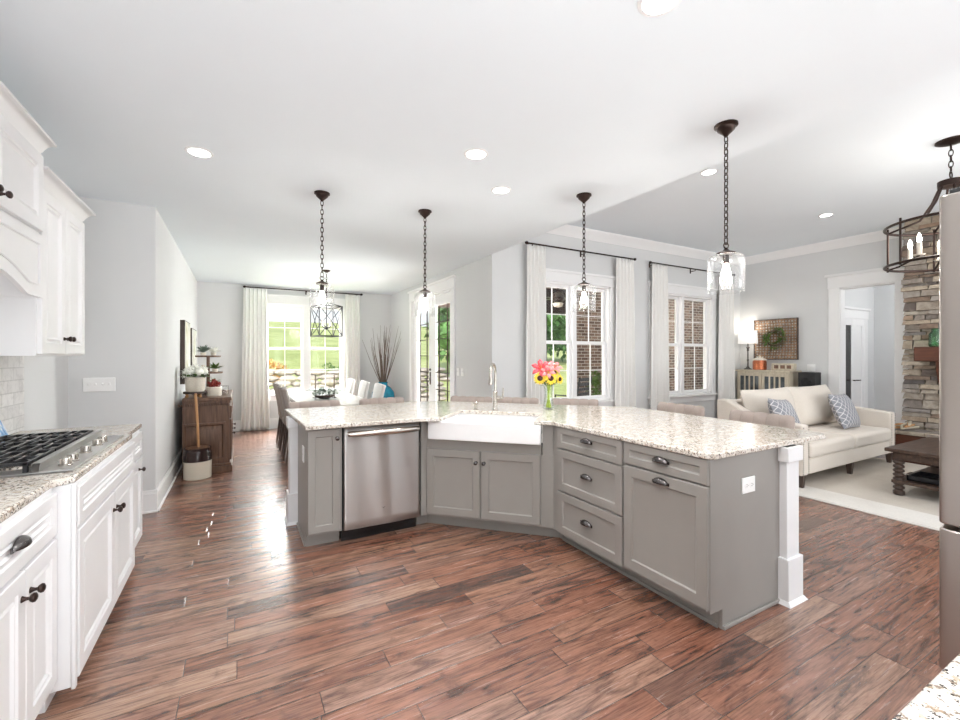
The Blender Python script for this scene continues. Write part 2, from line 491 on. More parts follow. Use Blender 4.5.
class MB:
    def __init__(s):
        s.v = []; s.f = []
    def add(s, vs, fs, T=None):
        k = len(s.v)
        for p in vs:
            p = Vector(p)
            s.v.append(tuple(T @ p) if T is not None else tuple(p))
        for f in fs:
            s.f.append(tuple(i + k for i in f))
        return s
    def box(s, x0, y0, z0, x1, y1, z1, T=None):
        x0, x1 = min(x0, x1), max(x0, x1); y0, y1 = min(y0, y1), max(y0, y1); z0, z1 = min(z0, z1), max(z0, z1)
        vs = [(x0, y0, z0), (x1, y0, z0), (x1, y1, z0), (x0, y1, z0), (x0, y0, z1), (x1, y0, z1), (x1, y1, z1), (x0, y1, z1)]
        return s.add(vs, [(0, 3, 2, 1), (4, 5, 6, 7), (0, 1, 5, 4), (1, 2, 6, 5), (2, 3, 7, 6), (3, 0, 4, 7)], T)
    def hexa(s, bot, top):
        """frustum-like solid from 4 bottom and 4 top points (same winding)"""
        return s.add(list(bot) + list(top), [(0, 3, 2, 1), (4, 5, 6, 7), (0, 1, 5, 4), (1, 2, 6, 5), (2, 3, 7, 6), (3, 0, 4, 7)])
    def prism(s, poly, z0, z1, T=None):
        n = len(poly)
        vs = [(p[0], p[1], z0) for p in poly] + [(p[0], p[1], z1) for p in poly]
        fs = [tuple(range(n))[::-1], tuple(range(n, 2 * n))] + [(i, (i + 1) % n, n + (i + 1) % n, n + i) for i in range(n)]
        return s.add(vs, fs, T)
    def lathe(s, prof, c=(0, 0, 0), n=20, T=None, cap=True):
        vs = []; fs = []
        for r, z in prof:
            for i in range(n):
                a = 2 * PI * i / n
                vs.append((c[0] + r * math.cos(a), c[1] + r * math.sin(a), c[2] + z))
        for j in range(len(prof) - 1):
            for i in range(n):
                a, b = j * n + i, j * n + (i + 1) % n
                fs.append((a, b, b + n, a + n))
        if cap:
            fs.append(tuple(range(n))[::-1])
            k = (len(prof) - 1) * n
            fs.append(tuple(range(k, k + n)))
        return s.add(vs, fs, T)
    def tube(s, pts, r, n=8, closed=False):
        pts = [Vector(p) for p in pts]
        m = len(pts); vs = []; fs = []
        rr = r if isinstance(r, (list, tuple)) else [r] * m
        prev = None
        for i, p in enumerate(pts):
            if closed:
                d = pts[(i + 1) % m] - pts[i - 1]
            else:
                d = pts[min(i + 1, m - 1)] - pts[max(i - 1, 0)]
            d.normalize()
            if prev is None:
                u = d.cross(Vector((0, 0, 1)))
                if u.length < 1e-3:
                    u = d.cross(Vector((1, 0, 0)))
            else:
                u = prev - d * prev.dot(d)
                if u.length < 1e-6:
                    u = d.cross(Vector((0, 1, 0)))
            u.normalize(); prev = u
            w_ = d.cross(u)
            for j in range(n):
                a = 2 * PI * j / n
                vs.append(tuple(p + (u * math.cos(a) + w_ * math.sin(a)) * rr[i]))
        rng = m if closed else m - 1
        for i in range(rng):
            for j in range(n):
                a, b = i * n + j, i * n + (j + 1) % n
                c, d_ = ((i + 1) % m) * n + (j + 1) % n, ((i + 1) % m) * n + j
                fs.append((a, b, c, d_))
        if not closed:
            fs.append(tuple(range(n))[::-1])
            fs.append(tuple(range((m - 1) * n, m * n)))
        return s.add(vs, fs)
    def ball(s, c, r, nu=14, nv=8, T=None):
        rx, ry, rz = r if isinstance(r, (list, tuple)) else (r, r, r)
        vs = [(c[0], c[1], c[2] - rz)]; fs = []
        for j in range(1, nv):
            t = -PI / 2 + PI * j / nv
            for i in range(nu):
                a = 2 * PI * i / nu
                vs.append((c[0] + rx * math.cos(t) * math.cos(a), c[1] + ry * math.cos(t) * math.sin(a), c[2] + rz * math.sin(t)))
        vs.append((c[0], c[1], c[2] + rz)); top = len(vs) - 1
        for i in range(nu):
            fs.append((0, 1 + (i + 1) % nu, 1 + i))
            k = 1 + (nv - 2) * nu
            fs.append((top, k + i, k + (i + 1) % nu))
        for j in range(nv - 2):
            for i in range(nu):
                a, b = 1 + j * nu + i, 1 + j * nu + (i + 1) % nu
                fs.append((a, b, b + nu, a + nu))
        return s.add(vs, fs, T)
    def rings(s, rects):
        """nested xz rectangles [(x0,z0,x1,z1,y)] from the back to the innermost front face: cabinet doors, frames"""
        vs = []; fs = []
        for x0, z0, x1, z1, y in rects:
            vs += [(x0, y, z0), (x1, y, z0), (x1, y, z1), (x0, y, z1)]
        fs.append((3, 2, 1, 0))
        for k in range(len(rects) - 1):
            for i in range(4):
                a, b = 4 * k + i, 4 * k + (i + 1) % 4
                fs.append((a, b, b + 4, a + 4))
        k = 4 * (len(rects) - 1)
        fs.append((k, k + 1, k + 2, k + 3))
        return s.add(vs, fs)
    def grid(s, fn, nu, nv, closed_u=False):
        vs = []; fs = []
        for j in range(nv + 1):
            for i in range(nu + (0 if closed_u else 1)):
                vs.append(fn(i / nu, j / nv))
        k = nu if closed_u else nu + 1
        for j in range(nv):
            for i in range(nu):
                a = j * k + i; b = j * k + (i + 1) % k
                fs.append((a, b, b + k, a + k))
        return s.add(vs, fs)
    def leaf(s, base, d, length, width, up=(0, 0, 1), fold=0.15):
        b = Vector(base); d = Vector(d).normalized()
        u = d.cross(Vector(up))
        if u.length < 1e-3:
            u = d.cross(Vector((1, 0, 0)))
        u.normalize(); n = u.cross(d)
        m = b + d * length * 0.45; t = b + d * length - n * length * 0.12
        return s.add([b, m + u * width / 2 + n * width * fold, t, m - u * width / 2 + n * width * fold, m], [(0, 1, 4), (1, 2, 4), (2, 3, 4), (3, 0, 4)])
    def build(s, name, mat, parent=None, world=False, bev=0.0, seg=2, smooth=35, solid=0.0, sub=0, recalc=True):
        me = bpy.data.meshes.new(name)
        me.from_pydata(s.v, [], s.f)
        if recalc:
            b = bmesh.new(); b.from_mesh(me)
            bmesh.ops.recalc_face_normals(b, faces=b.faces)
            b.to_mesh(me); b.free()
        if smooth:
            me.polygons.foreach_set('use_smooth', [True] * len(me.polygons))
            me.set_sharp_from_angle(angle=math.radians(smooth))
        me.materials.append(mat)
        o = bpy.data.objects.new(name, me)
        COL.objects.link(o)
        if parent:
            o.parent = parent
            if world:
                o.matrix_parent_inverse = W(parent).inverted()
        if solid:
            q = o.modifiers.new('solid', 'SOLIDIFY'); q.thickness = solid; q.offset = 0
        if sub:
            q = o.modifiers.new('sub', 'SUBSURF'); q.levels = sub; q.render_levels = sub
        if bev:
            q = o.modifiers.new('bevel', 'BEVEL'); q.width = bev; q.segments = seg; q.limit_method = 'ANGLE'; q.angle_limit = math.radians(40)
        return o

def B(name, mat, parent, *box, bev=0.0, world=False, **kw):
    return MB().box(*box).build(name, mat, parent, world, bev, **kw)

def tag(o, label, cat, group=None):
    o['label'] = label; o['category'] = cat
    if group:
        o['group'] = group
    return o

def thing(name, label, cat, loc=(0, 0, 0), rz=0.0, group=None):
    o = bpy.data.objects.new(name, None)
    COL.objects.link(o)
    o.empty_display_size = 0.1
    o.location = loc
    o.rotation_euler = (0, 0, math.radians(rz))
    return tag(o, label, cat, group)

def struct(name, mb, mat, parent=None, bev=0.0, **kw):
    o = mb.build(name, mat, parent, parent is not None, bev, **kw)
    if parent is None:
        o['kind'] = 'structure'
    return o

def kids(o):
    return [c for c in COL.objects if c.parent is o]

def dup(root, loc, rz, label, group=None):
    r = root.copy(); COL.objects.link(r)
    r.location = loc; r.rotation_euler = (0, 0, math.radians(rz))
    r['label'] = label
    if group:
        r['group'] = group
    for ch in kids(root):
        c = ch.copy(); COL.objects.link(c); c.parent = r
        for g in kids(ch):
            d = g.copy(); COL.objects.link(d); d.parent = c
    return r

AX_Y = Matrix.Rotation(PI / 2, 4, 'X')      # lathe axis z -> -y (towards the viewer of a local front)
def T(x, y, z):
    return Matrix.Translation((x, y, z))

# ------------------------------------------------------------------ room shell
XD, YD, YL, YK, XW, XR = 2.91, 9.26, 4.92, 4.83, -0.66, 8.5
CK, CL = 2.74, 3.28
struct('floor', MB().box(-1.45, -4, -0.12, 10.6, 9.42, 0), M['floor'])
struct('ceiling', MB().box(-1.45, -4, CK, XD, 9.42, 3.45), M['ceil'])
struct('ceiling_living', MB().box(XD, -4, CL, 8.75, 5.1, 3.45), M['ceil'])
struct('wall_left', MB().box(-1.45, -4, 0, -1.25, YK, CK), M['wall'])
struct('wall_end', MB().box(-1.45, YK, 0, XW, YK + 0.15, CK), M['wall'])
struct('wall_dining_left', MB().box(XW - 0.15, YK + 0.15, 0, XW, YD + 0.16, CK), M['wall'])

def wall_x(x0, x1, y, t, z1, holes):
    """wall along x with window holes [(x0,x1,z0,z1)]"""
    m = MB(); cur = x0
    for a, b, c, d in sorted(holes):
        m.box(cur, y, 0, a, y + t, z1)
        if c > 0: m.box(a, y, 0, b, y + t, c)
        m.box(a, y, d, b, y + t, z1)
        cur = b
    m.box(cur, y, 0, x1, y + t, z1)
    return m
def wall_y(y0, y1, x, t, z1, holes):
    m = MB(); cur = y0
    for a, b, c, d in sorted(holes):
        m.box(x, cur, 0, x + t, a, z1)
        if c > 0: m.box(x, a, 0, x + t, b, c)
        m.box(x, a, d, x + t, b, z1)
        cur = b
    m.box(x, cur, 0, x + t, y1, z1)
    return m
DWIN = (0.42, 1.90, 0.66, 2.42)
W1 = (3.63, 5.04, 0.72, 2.47)
W2 = (6.00, 7.60, 0.72, 2.47)
FD = (6.13, 7.94, 0.0, 2.46)
HO = (2.63, 3.33, 0.0, 2.50)
struct('wall_dining', wall_x(XW - 0.15, XD + 0.15, YD, 0.16, CK, [DWIN]), M['wall'])
struct('wall_door', wall_y(YL, YD, XD, 0.15, CL, [FD]), M['wall'])
struct('wall_window', wall_x(XD + 0.15, XR + 0.15, YL, 0.15, CL, [W1, W2]), M['wall'])
struct('wall_right', wall_y(-4, YL, XR, 0.15, CL, [HO]), M['wall'])
# hall beyond the cased opening
struct('wall_hall', MB().box(XR + 0.15, 3.45, 0, 10.5, 3.6, 2.75), M['wall'])
struct('wall_hall_end', MB().box(10.15, 0.5, 0, 10.3, 3.45, 2.75), M['wall'])
struct('ceiling_hall', MB().box(XR + 0.15, 0.5, 2.75, 10.5, 3.6, 2.85), M['ceil'])

def base_x(name, x0, x1, y, s=-1, h=0.2):
    m = MB(); m.box(x0, y, 0, x1, y + s * 0.016, h - 0.03); m.box(x0, y, h - 0.03, x1, y + s * 0.01, h); m.box(x0, y, 0, x1, y + s * 0.028, 0.018)
    struct(name, m, M['trim'], bev=0.003)
def base_y(name, y0, y1, x, s=1, h=0.2):
    m = MB(); m.box(x, y0, 0, x + s * 0.016, y1, h - 0.03); m.box(x, y0, h - 0.03, x + s * 0.01, y1, h); m.box(x, y0, 0, x + s * 0.028, y1, 0.018)
    struct(name, m, M['trim'], bev=0.003)
base_x('baseboard_end', -1.25, XW + 0.016, YK)
base_y('baseboard_dining_left', YK, YD, XW)
base_x('baseboard_dining', XW, XD, YD)
base_y('baseboard_door_near', YL, 6.02, XD, -1)
base_y('baseboard_door_far', 8.06, YD, XD, -1)
base_x('baseboard_window', XD, XR, YL)
base_y('baseboard_right', 3.5, YL, XR, -1)
base_x('baseboard_hall', XR + 0.15, 8.75, 3.45)
base_y('baseboard_hall_end', 0.5, 3.45, 10.15, -1)

def crown(name, pts_fn):
    """crown moulding swept straight between two ends"""
    prof = [(0, 0), (0.0, -0.135), (0.012, -0.135), (0.02, -0.115), (0.045, -0.085), (0.075, -0.045), (0.095, -0.025), (0.1, -0.012), (0.1, 0)]
    m = MB(); n = len(prof)
    a = [pts_fn(0, d, z) for d, z in prof]; b = [pts_fn(1, d, z) for d, z in prof]
    m.add(a + b, [tuple(range(n)), tuple(range(n, 2 * n))] + [(i, (i + 1) % n, n + (i + 1) % n, n + i) for i in range(n)])
    struct(name, m, M['trim'], smooth=50)
crown('trim_1', lambda k, d, z: (XD if k == 0 else XR, YL - d, CL + z))
crown('trim_2', lambda k, d, z: (XR - d, -4 if k == 0 else YL, CL + z))

# ------------------------------------------------------------------ windows and doors of the setting
def window(name, x0, x1, z0, z1, y, t, units):
    """twin double-hung window in a wall along x facing -y; units = x ranges"""
    c = MB()
    for a, b in ((x0 - 0.09, x0 + 0.012), (x1 - 0.012, x1 + 0.09)):
        c.box(a, y - 0.022, z0, b, y, z1)
    c.box(x0 - 0.1, y - 0.026, z1, x1 + 0.1, y, z1 + 0.13)
    c.box(x0 - 0.12, y - 0.045, z1 + 0.13, x1 + 0.12, y, z1 + 0.165)
    c.box(x0 - 0.11, y - 0.034, z1 - 0.006, x1 + 0.11, y, z1 + 0.012)
    c.box(x0 - 0.12, y - 0.06, z0 - 0.03, x1 + 0.12, y + 0.03, z0)          # stool
    c.box(x0 - 0.09, y - 0.02, z0 - 0.13, x1 + 0.09, y, z0 - 0.03)          # apron
    root = c.build(name, M['trim'], None, bev=0.003)
    root['kind'] = 'structure'
    f = MB()
    yb = y + t
    f.box(x0, y, z0, x0 + 0.03, yb, z1); f.box(x1 - 0.03, y, z0, x1, yb, z1)
    f.box(x0, y, z1 - 0.03, x1, yb, z1); f.box(x0, y, z0, x1, yb, z0 + 0.03)
    for i in range(len(units) - 1):
        f.box(units[i][1], y + 0.01, z0, units[i + 1][0], yb, z1)
    f.build('window_frame', M['trim'], root, bev=0.003)
    zm = z0 + (z1 - z0) * 0.5
    for a, b in units:
        for (c0, c1, yo) in ((zm - 0.015, z1 - 0.03, 0.085), (z0 + 0.03, zm + 0.02, 0.05)):
            q = MB(); ys, ye = y + yo, y + yo + 0.034
            q.box(a, ys, c0, a + 0.042, ye, c1); q.box(b - 0.042, ys, c0, b, ye, c1)
            q.box(a + 0.042, ys, c1 - 0.042, b - 0.042, ye, c1); q.box(a + 0.042, ys, c0, b - 0.042, ye, c0 + 0.045)
            xm = (a + b) / 2; zc = (c0 + c1) / 2; mt = 0.0055
            q.box(xm - mt, ys + 0.008, c0 + 0.045, xm + mt, ye - 0.008, c1 - 0.042)
            q.box(a + 0.042, ys + 0.009, zc - mt, b - 0.042, ye - 0.009, zc + mt)
            s_ = q.build('sash', M['trim'], root, bev=0.002)
            MB().box(a + 0.04, ys + 0.015, c0 + 0.04, b - 0.04, ys + 0.019, c1 - 0.04).build('pane', M['glass'], s_)
    return root
window('window_1', *DWIN, YD, 0.16, [(0.45, 1.115), (1.215, 1.87)])
window('window_2', *W1, YL, 0.15, [(3.66, 4.30), (4.37, 5.01)])
window('window_3', *W2, YL, 0.15, [(6.03, 6.765), (6.835, 7.57)])

# french doors to the porch, in the wall x = XD
y0, y1, _, z1 = FD
c = MB()
for a, b in ((y0 - 0.1, y0 + 0.01), (y1 - 0.01, y1 + 0.1)):
    c.box(XD - 0.022, a, 0, XD, b, z1)
c.box(XD - 0.026, y0 - 0.11, z1, XD, y1 + 0.11, z1 + 0.15)
c.box(XD - 0.05, y0 - 0.135, z1 + 0.15, XD, y1 + 0.135, z1 + 0.185)
c.box(XD - 0.034, y0 - 0.12, z1 - 0.006, XD, y1 + 0.12, z1 + 0.012)
fd = struct('door_1', c, M['trim'], bev=0.003)
j = MB(); j.box(XD, y0, 0, XD + 0.15, y0 + 0.03, z1); j.box(XD, y1 - 0.03, 0, XD + 0.15, y1, z1); j.box(XD, y0, z1 - 0.03, XD + 0.15, y1, z1)
j.build('door_jamb', M['trim'], fd, bev=0.003)
def leaf_door(a, b, handle_y):
    q = MB(); xs, xe = XD + 0.03, XD + 0.075
    q.box(xs, a, 0.01, xe, a + 0.14, z1 - 0.035); q.box(xs, b - 0.14, 0.01, xe, b, z1 - 0.035)
    q.box(xs, a + 0.14, z1 - 0.2, xe, b - 0.14, z1 - 0.035); q.box(xs, a + 0.14, 0.01, xe, b - 0.14, 0.26)
    d = q.build('door_leaf', M['trim'], fd, bev=0.004)
    MB().box(xs + 0.018, a + 0.13, 0.25, xs + 0.024, b - 0.13, z1 - 0.19).build('pane', M['glass'], d)
    g = MB(); ya, yb = a + 0.14, b - 0.14
    for k in (1, 2):
        yy = ya + (yb - ya) * (0.22 if k == 1 else 0.78)
        g.box(xs + 0.012, yy - 0.006, 0.26, xs + 0.03, yy + 0.006, z1 - 0.2)
    for k in range(1, 7):
        zz = 0.26 + (z1 - 0.46) * k / 7
        g.box(xs + 0.012, ya, zz - 0.006, xs + 0.03, yb, zz + 0.006)
    g.build('leaded_bars', M['bronze'], d)
    if handle_y:
        h = MB()
        h.box(xs - 0.008, handle_y - 0.02, 0.9, xs, handle_y + 0.02, 1.12)
        h.tube([(xs, handle_y, 1.0), (xs - 0.05, handle_y, 1.0), (xs - 0.055, handle_y + 0.02, 1.0), (xs - 0.055, handle_y + 0.12, 1.0)], 0.008)
        h.lathe([(0.022, 0), (0.022, 0.012), (0.012, 0.02)], n=16, T=T(xs, handle_y, 1.16) @ Matrix.Rotation(-PI / 2, 4, 'Y'))
        h.build('handle', M['bronze'], d)
leaf_door(y0 + 0.03, (y0 + y1) / 2 - 0.002, None)
leaf_door((y0 + y1) / 2 + 0.002, y1 - 0.03, (y0 + y1) / 2 + 0.07)

# cased opening in the right wall, and the hall door seen through it
a, b, _, t = HO
c = MB()
for x, s in ((XR, -1), (XR + 0.15, 1)):
    c.box(x, b - 0.01, 0, x + s * 0.022, b + 0.14, t); c.box(x, a - 0.14, 0, x + s * 0.022, a + 0.01, t)
    c.box(x, a - 0.15, t, x + s * 0.026, b + 0.15, t + 0.19); c.box(x, a - 0.18, t + 0.19, x + s * 0.055, b + 0.18, t + 0.23)
c.box(XR, b - 0.02, 0, XR + 0.15, b, t); c.box(XR, a, 0, XR + 0.15, a + 0.02, t); c.box(XR, a, t - 0.02, XR + 0.15, b, t)
struct('trim_3', c, M['trim'], bev=0.003)
c = MB()
c.box(8.76, 3.428, 0, 8.90, 3.45, 2.05); c.box(9.72, 3.428, 0, 9.84, 3.45, 2.05); c.box(8.74, 3.424, 2.05, 9.86, 3.45, 2.2); c.box(8.71, 3.40, 2.2, 9.89, 3.45, 2.24)
hd = struct('door_2', c, M['trim'], bev=0.003)
for n, (p, q_) in enumerate(((8.90, 9.31), (9.31, 9.72))):
    m = MB(); m.box(p, 3.432, 0.01, p + 0.1, 3.449, 2.05); m.box(q_ - 0.1, 3.432, 0.01, q_, 3.449, 2.05); m.box(p + 0.1, 3.432, 1.93, q_ - 0.1, 3.449, 2.05); m.box(p + 0.1, 3.432, 0.01, q_ - 0.1, 3.449, 0.24)
    dl = m.build('door_leaf', M['trim'], hd, bev=0.003)
    MB().box(p + 0.09, 3.442, 0.23, q_ - 0.09, 3.448, 1.94).build('pane', M['blackg'] if n == 0 else M['trim'], dl)
    k = MB(); k.tube([(9.31 + (-0.04 if n == 0 else 0.04), 3.43, 0.98), (9.31 + (-0.04 if n == 0 else 0.04), 3.39, 0.98), (9.31 + (-0.12 if n == 0 else 0.12), 3.385, 0.98)], 0.009)
    k.build('handle', M['bronze'], dl)

# ------------------------------------------------------------------ outside
def hill_z(x, y):
    return -0.15 + max(0, y - 12) ** 1.06 * 0.078 + 0.5 * math.sin(x * 0.07 + y * 0.05)* min(1, max(0, (y - 14) / 20)) + (-x * 0.02 if y > 20 else 0) * min(1, (y - 20) / 20 if y > 20 else 0)
m = MB(); m.grid(lambda u, v: (-60 + 150 * u, 9.42 + 95 * v ** 1.4, hill_z(-60 + 150 * u, 9.42 + 95 * v ** 1.4)), 60, 50)
struct('lawn', m, M['grass'], recalc=False)
struct('ground_porch', MB().box(3.1, 5.07, -0.12, 14, 9.42, -0.02), M['concrete'])
struct('ceiling_porch', MB().box(3.1, 5.07, 3.0, 14, 8.6, 3.12), M['concrete'])
struct('wall_porch', MB().box(7.25, 8.2, -0.02, 14, 8.5, 3.0), M['brick'])
struct('beam_porch', MB().box(3.3, 8.2, 2.42, 7.25, 8.5, 3.0), M['bronze'])
tag(MB().box(6.15, 8.25, -0.02, 6.40, 8.45, 2.42).build('porch_post', M['bronze'], None, bev=0.01), 'dark square porch post seen through the left living room window', 'post')

light('porch_brick_fill', 'POINT', (10.2, 6.4, 2.7), 60, color=(1, .97, .92), shadow_soft_size=.1)  # added point light to brighten the porch brick, no fixture there
light('hall_fill', 'POINT', (9.5, 2.2, 2.6), 9, color=(1, .99, .97), shadow_soft_size=.12)  # added point light to brighten the hall, no fixture modelled
fan = thing('ceiling_fan', 'dark ceiling fan hanging under the porch ceiling outside', 'fan', (5.3, 6.5, 3.0))
MB().lathe([(0.07, 0), (0.07, -0.03), (0.03, -0.06)], n=16).build('canopy', M['bronze'], fan)
MB().tube([(0, 0, -0.05), (0, 0, -0.42)], 0.012).build('downrod', M['bronze'], fan)
MB().lathe([(0.03, -0.38), (0.1, -0.42), (0.12, -0.5), (0.1, -0.55), (0.05, -0.58)], n=18).build('motor', M['bronze'], fan)
MB().lathe([(0.06, -0.58), (0.1, -0.6), (0.08, -0.66), (0.0, -0.68)], n=16).build('lamp_bowl', M['cream'], fan)
for k in range(5):
    R_ = Matrix.Rotation(2 * PI * k / 5 + 0.3, 4, 'Z')
    MB().box(0.12, -0.06, -0.49, 0.68, 0.06, -0.48, R_).build('blade', M['bronze'], fan, bev=0.003)

def clump(m, c, r, n, size, flat=1.0):
    for _ in range(n):
        th = random.uniform(0, 2 * PI); ph = math.acos(random.uniform(-1, 1)); rr = r * random.uniform(0.75, 1.0)
        d = Vector((math.sin(ph) * math.cos(th), math.sin(ph) * math.sin(th), math.cos(ph) * flat))
        p = Vector(c) + d * rr
        dd = d + Vector((random.uniform(-.6, .6), random.uniform(-.6, .6), random.uniform(-.6, .6)))
        m.leaf(p, dd, size * random.uniform(0.7, 1.3), size * 0.7)

def tree(x, y, h, r, label):
    z = hill_z(x, y)
    t_ = thing('tree', label, 'tree', (x, y, z), 0, 'trees beyond the porch')
    MB().tube([(0, 0, -0.1), (0.05, 0, h * 0.3), (0, 0.05, h * 0.6)], [0.16, 0.12, 0.06]).build('trunk', M['bark'], t_)
    m = MB()
    for k in range(9):
        a = random.uniform(0, 2 * PI); q = r * random.uniform(0.2, 0.65)
        c = (q * math.cos(a), q * math.sin(a), h * random.uniform(0.3, 0.85)); cr = r * random.uniform(0.45, 0.65)
        m.ball(c, (cr * 0.8, cr * 0.8, cr * 0.75), 10, 7)
        clump(m, c, cr, 150, 0.42)
    m.build('crown', M['treeleaf'], t_)
tree(15.0, 20.0, 5.2, 2.4, 'leftmost broad green tree on the lawn seen through the living room window')
tree(20.5, 23.5, 5.0, 2.6, 'second green tree from the left beyond the porch post')
tree(27.0, 25.5, 5.6, 2.8, 'green tree beside the corner of the brick porch wall')
tree(9.2, 17.6, 4.6, 1.8, 'green tree on the lawn seen through the french doors')

pp = thing('potted_shrub', 'small evergreen in a dark planter before the porch brick wall', 'plant', (7.55, 7.85, -0.02))
MB().lathe([(0.15, 0), (0.2, 0.4), (0.22, 0.42), (0.22, 0.46), (0.17, 0.46), (0.16, 0.4)], n=20).build('planter', M['iron'], pp)
m = MB()
for k in range(5): clump(m, (0, 0, 0.55 + 0.1 * k), 0.2 - 0.03 * k, 60, 0.09)
m.build('foliage', M['leaf'], pp)
for (X, Y, sx, lab) in ((11.9, 7.45, 1.0, 'leafy climbing shrub against the porch brick wall, seen through the right living room window'),):
    sh = thing('shrub', lab, 'shrub', (X, Y, -0.02))
    m = MB()
    for k in range(10): clump(m, (random.uniform(-.3, .3), random.uniform(-.1, .1), 0.15 + 0.15 * k), 0.28, 60, 0.12)
    m.build('foliage', M['leaf'], sh)
    MB().tube([(0, 0, 0), (0.04, 0, 0.9), (0, 0, 1.6)], [0.03, 0.025, 0.01]).build('stem', M['bark'], sh)
oc = thing('porch_chair', 'black metal porch chair outside the left living room window', 'chair', (6.0, 6.9, -0.02), 200)
m = MB()
for sx in (-0.25, 0.25):
    MB().tube([(sx, -0.25, 0), (sx, -0.25, 0.62), (sx, 0.2, 0.62)], 0.018).build('leg', M['iron'], oc)
    MB().tube([(sx, 0.3, 0), (sx, 0.22, 0.45), (sx, 0.3, 1.0)], 0.018).build('leg', M['iron'], oc)
MB().box(-0.25, -0.27, 0.42, 0.25, 0.24, 0.47).build('seat', M['iron'], oc, bev=0.01)
for k in range(5): m.box(-0.25, 0.21 + 0.02 * k, 0.52 + 0.1 * k, 0.25, 0.235 + 0.02 * k, 0.58 + 0.1 * k)
m.build('backrest', M['iron'], oc)

# terrace wall and bushes outside the dining window
m = MB(); z_ = -0.1
for row in range(7):
    x = -3.0 + random.uniform(0, .3)
    while x < 6:
        l_ = random.uniform(.25, .75); m.ball((x + l_ / 2, 13.2 + row * .12 + random.uniform(-.08, .08), z_ + .07 + random.uniform(-.02, .02)), (l_ * .54, .2, random.uniform(.08, .12)), 9, 6); x += l_
    z_ += .155
struct('terrace_wall', m, M['terrace'])
def bush(x, y, z, r, mat, label):
    o = thing('bush', label, 'bush', (x, y, z))
    m = MB()
    for k in range(7):
        a = random.uniform(0, 2 * PI); clump(m, (r * .5 * math.cos(a), r * .5 * math.sin(a), r * random.uniform(.4, .9)), r * .55, 70, r * .2)
    m.build('foliage', mat, o)
    MB().tube([(0, 0, 0), (0, 0, r * .8)], 0.03).build('stem', M['bark'], o)
bush(1.1, 14.9, 0.55, 0.5, M['rust'], 'orange autumn bush on the terrace wall outside the dining window')
bush(2.75, 14.9, 0.55, 0.42, M['leaf'], 'green bush on the terrace wall behind the dining table')

# ------------------------------------------------------------------ hardware and cabinet helpers (local frame: x right, -y to the viewer)
def knob(parent, x, y, z, mat):
    m = MB().lathe([(0.011, 0), (0.008, 0.006), (0.0055, 0.012), (0.0055, 0.018), (0.012, 0.022), (0.0155, 0.028), (0.0145, 0.034), (0.008, 0.038), (0.0, 0.039)], n=16, T=T(x, y, z) @ AX_Y)
    return m.build('knob', mat, parent)
def cup(parent, x, y, z, mat, a=0.05):
    m = MB(); nu, nv = 16, 8
    m.grid(lambda u, v: (x + a * math.cos(PI * u), y - 0.027 * math.sin(PI * u) * math.cos(PI / 2 * v) - 0.001, z + 0.03 * math.sin(PI * u) * math.sin(PI / 2 * v)), nu, nv)
    m.box(x - a - 0.004, y - 0.003, z - 0.004, x + a + 0.004, y, z + 0.012)
    o = m.build('cup_pull', mat, parent, solid=0.003, recalc=False)
    return o
def door_rect(m, x0, z0, x1, z1, yf, t=0.02, rail=0.058, style='shaker'):
    def r(i, y): return (x0 + i, z0 + i, x1 - i, z1 - i, y)
    if style == 'shaker':
        m.rings([r(0, yf + t), r(0, yf + .003), r(.003, yf), r(rail, yf), r(rail + .004, yf + .004), r(rail + .007, yf + .009), r(rail + .012, yf + .010)])
    elif style == 'raised':
        m.rings([r(0, yf + t), r(0, yf + .003), r(.003, yf), r(rail, yf), r(rail + .006, yf + .006), r(rail + .014, yf + .007), r(rail + .022, yf + .002), r(rail + .028, yf + .008), r(rail + .032, yf + .010)])
    return m
def door(parent, name, x0, z0, x1, z1, yf, mat, rail=0.058, style='shaker', bev=0.0):
    return door_rect(MB(), x0, z0, x1, z1, yf, 0.02, rail, style).build(name, mat, parent, smooth=20)

# ------------------------------------------------------------------ island
G = 'island base cabinets'
YF = 3.305                     # face of the left leg
zc = 0.884                     # underside of the worktop
nc = thing('base_cabinet', 'narrow grey island cabinet with one tall door, left of the dishwasher', 'cabinet', (0.425, YF, 0), 0, G)
m = MB(); m.box(0, 0, 0.105, 0.239, 0.585, zc); m.box(0, 0.1, 0, 0.239, 0.585, 0.105); m.box(0.006, 0.094, 0, 0.235, 0.1, 0.016)
m.build('body', M['grey'], nc, bev=0.002)
MB().box(-0.012, 0.102, 0, 0, 0.585, 0.02).build('shoe_moulding', M['grey'], nc, bev=0.004)
d = door(nc, 'door', 0.0, 0.125, 0.222, 0.868, -0.02, M['grey'], 0.05)
knob(d, 0.198, -0.02, 0.80, M['pewter'])

dw = thing('dishwasher', 'stainless steel dishwasher in the grey island, between narrow cabinet and sink', 'dishwasher', (0.668, YF, 0))
MB().box(0.004, 0.012, 0.105, 0.60, 0.58, 0.876).build('tub', M['black'], dw)
MB().box(0.004, 0.07, 0.0, 0.60, 0.5, 0.105).build('kick_plate', M['blackg'], dw)
m = MB()
def dwf(u, v):
    x = 0.006 + 0.592 * u; z = 0.112 + 0.762 * v
    return (x, -0.022 - 0.010 * math.sin(PI * u) - 0.0024 * math.sin(4 * PI * u + 0.6 + v * 1.4), z)
m.grid(dwf, 40, 12)
n_ = 41 * 13
front = m.build('door', M['steel'], dw, recalc=False, smooth=60)
uvl = front.data.uv_layers.new(name='UVMap')
for lp in front.data.loops:
    co = front.data.vertices[lp.vertex_index].co
    uvl.data[lp.index].uv = (co.x, co.z)
q = front.modifiers.new('solid', 'SOLIDIFY'); q.thickness = 0.03; q.offset = -1
m = MB(); pts = []
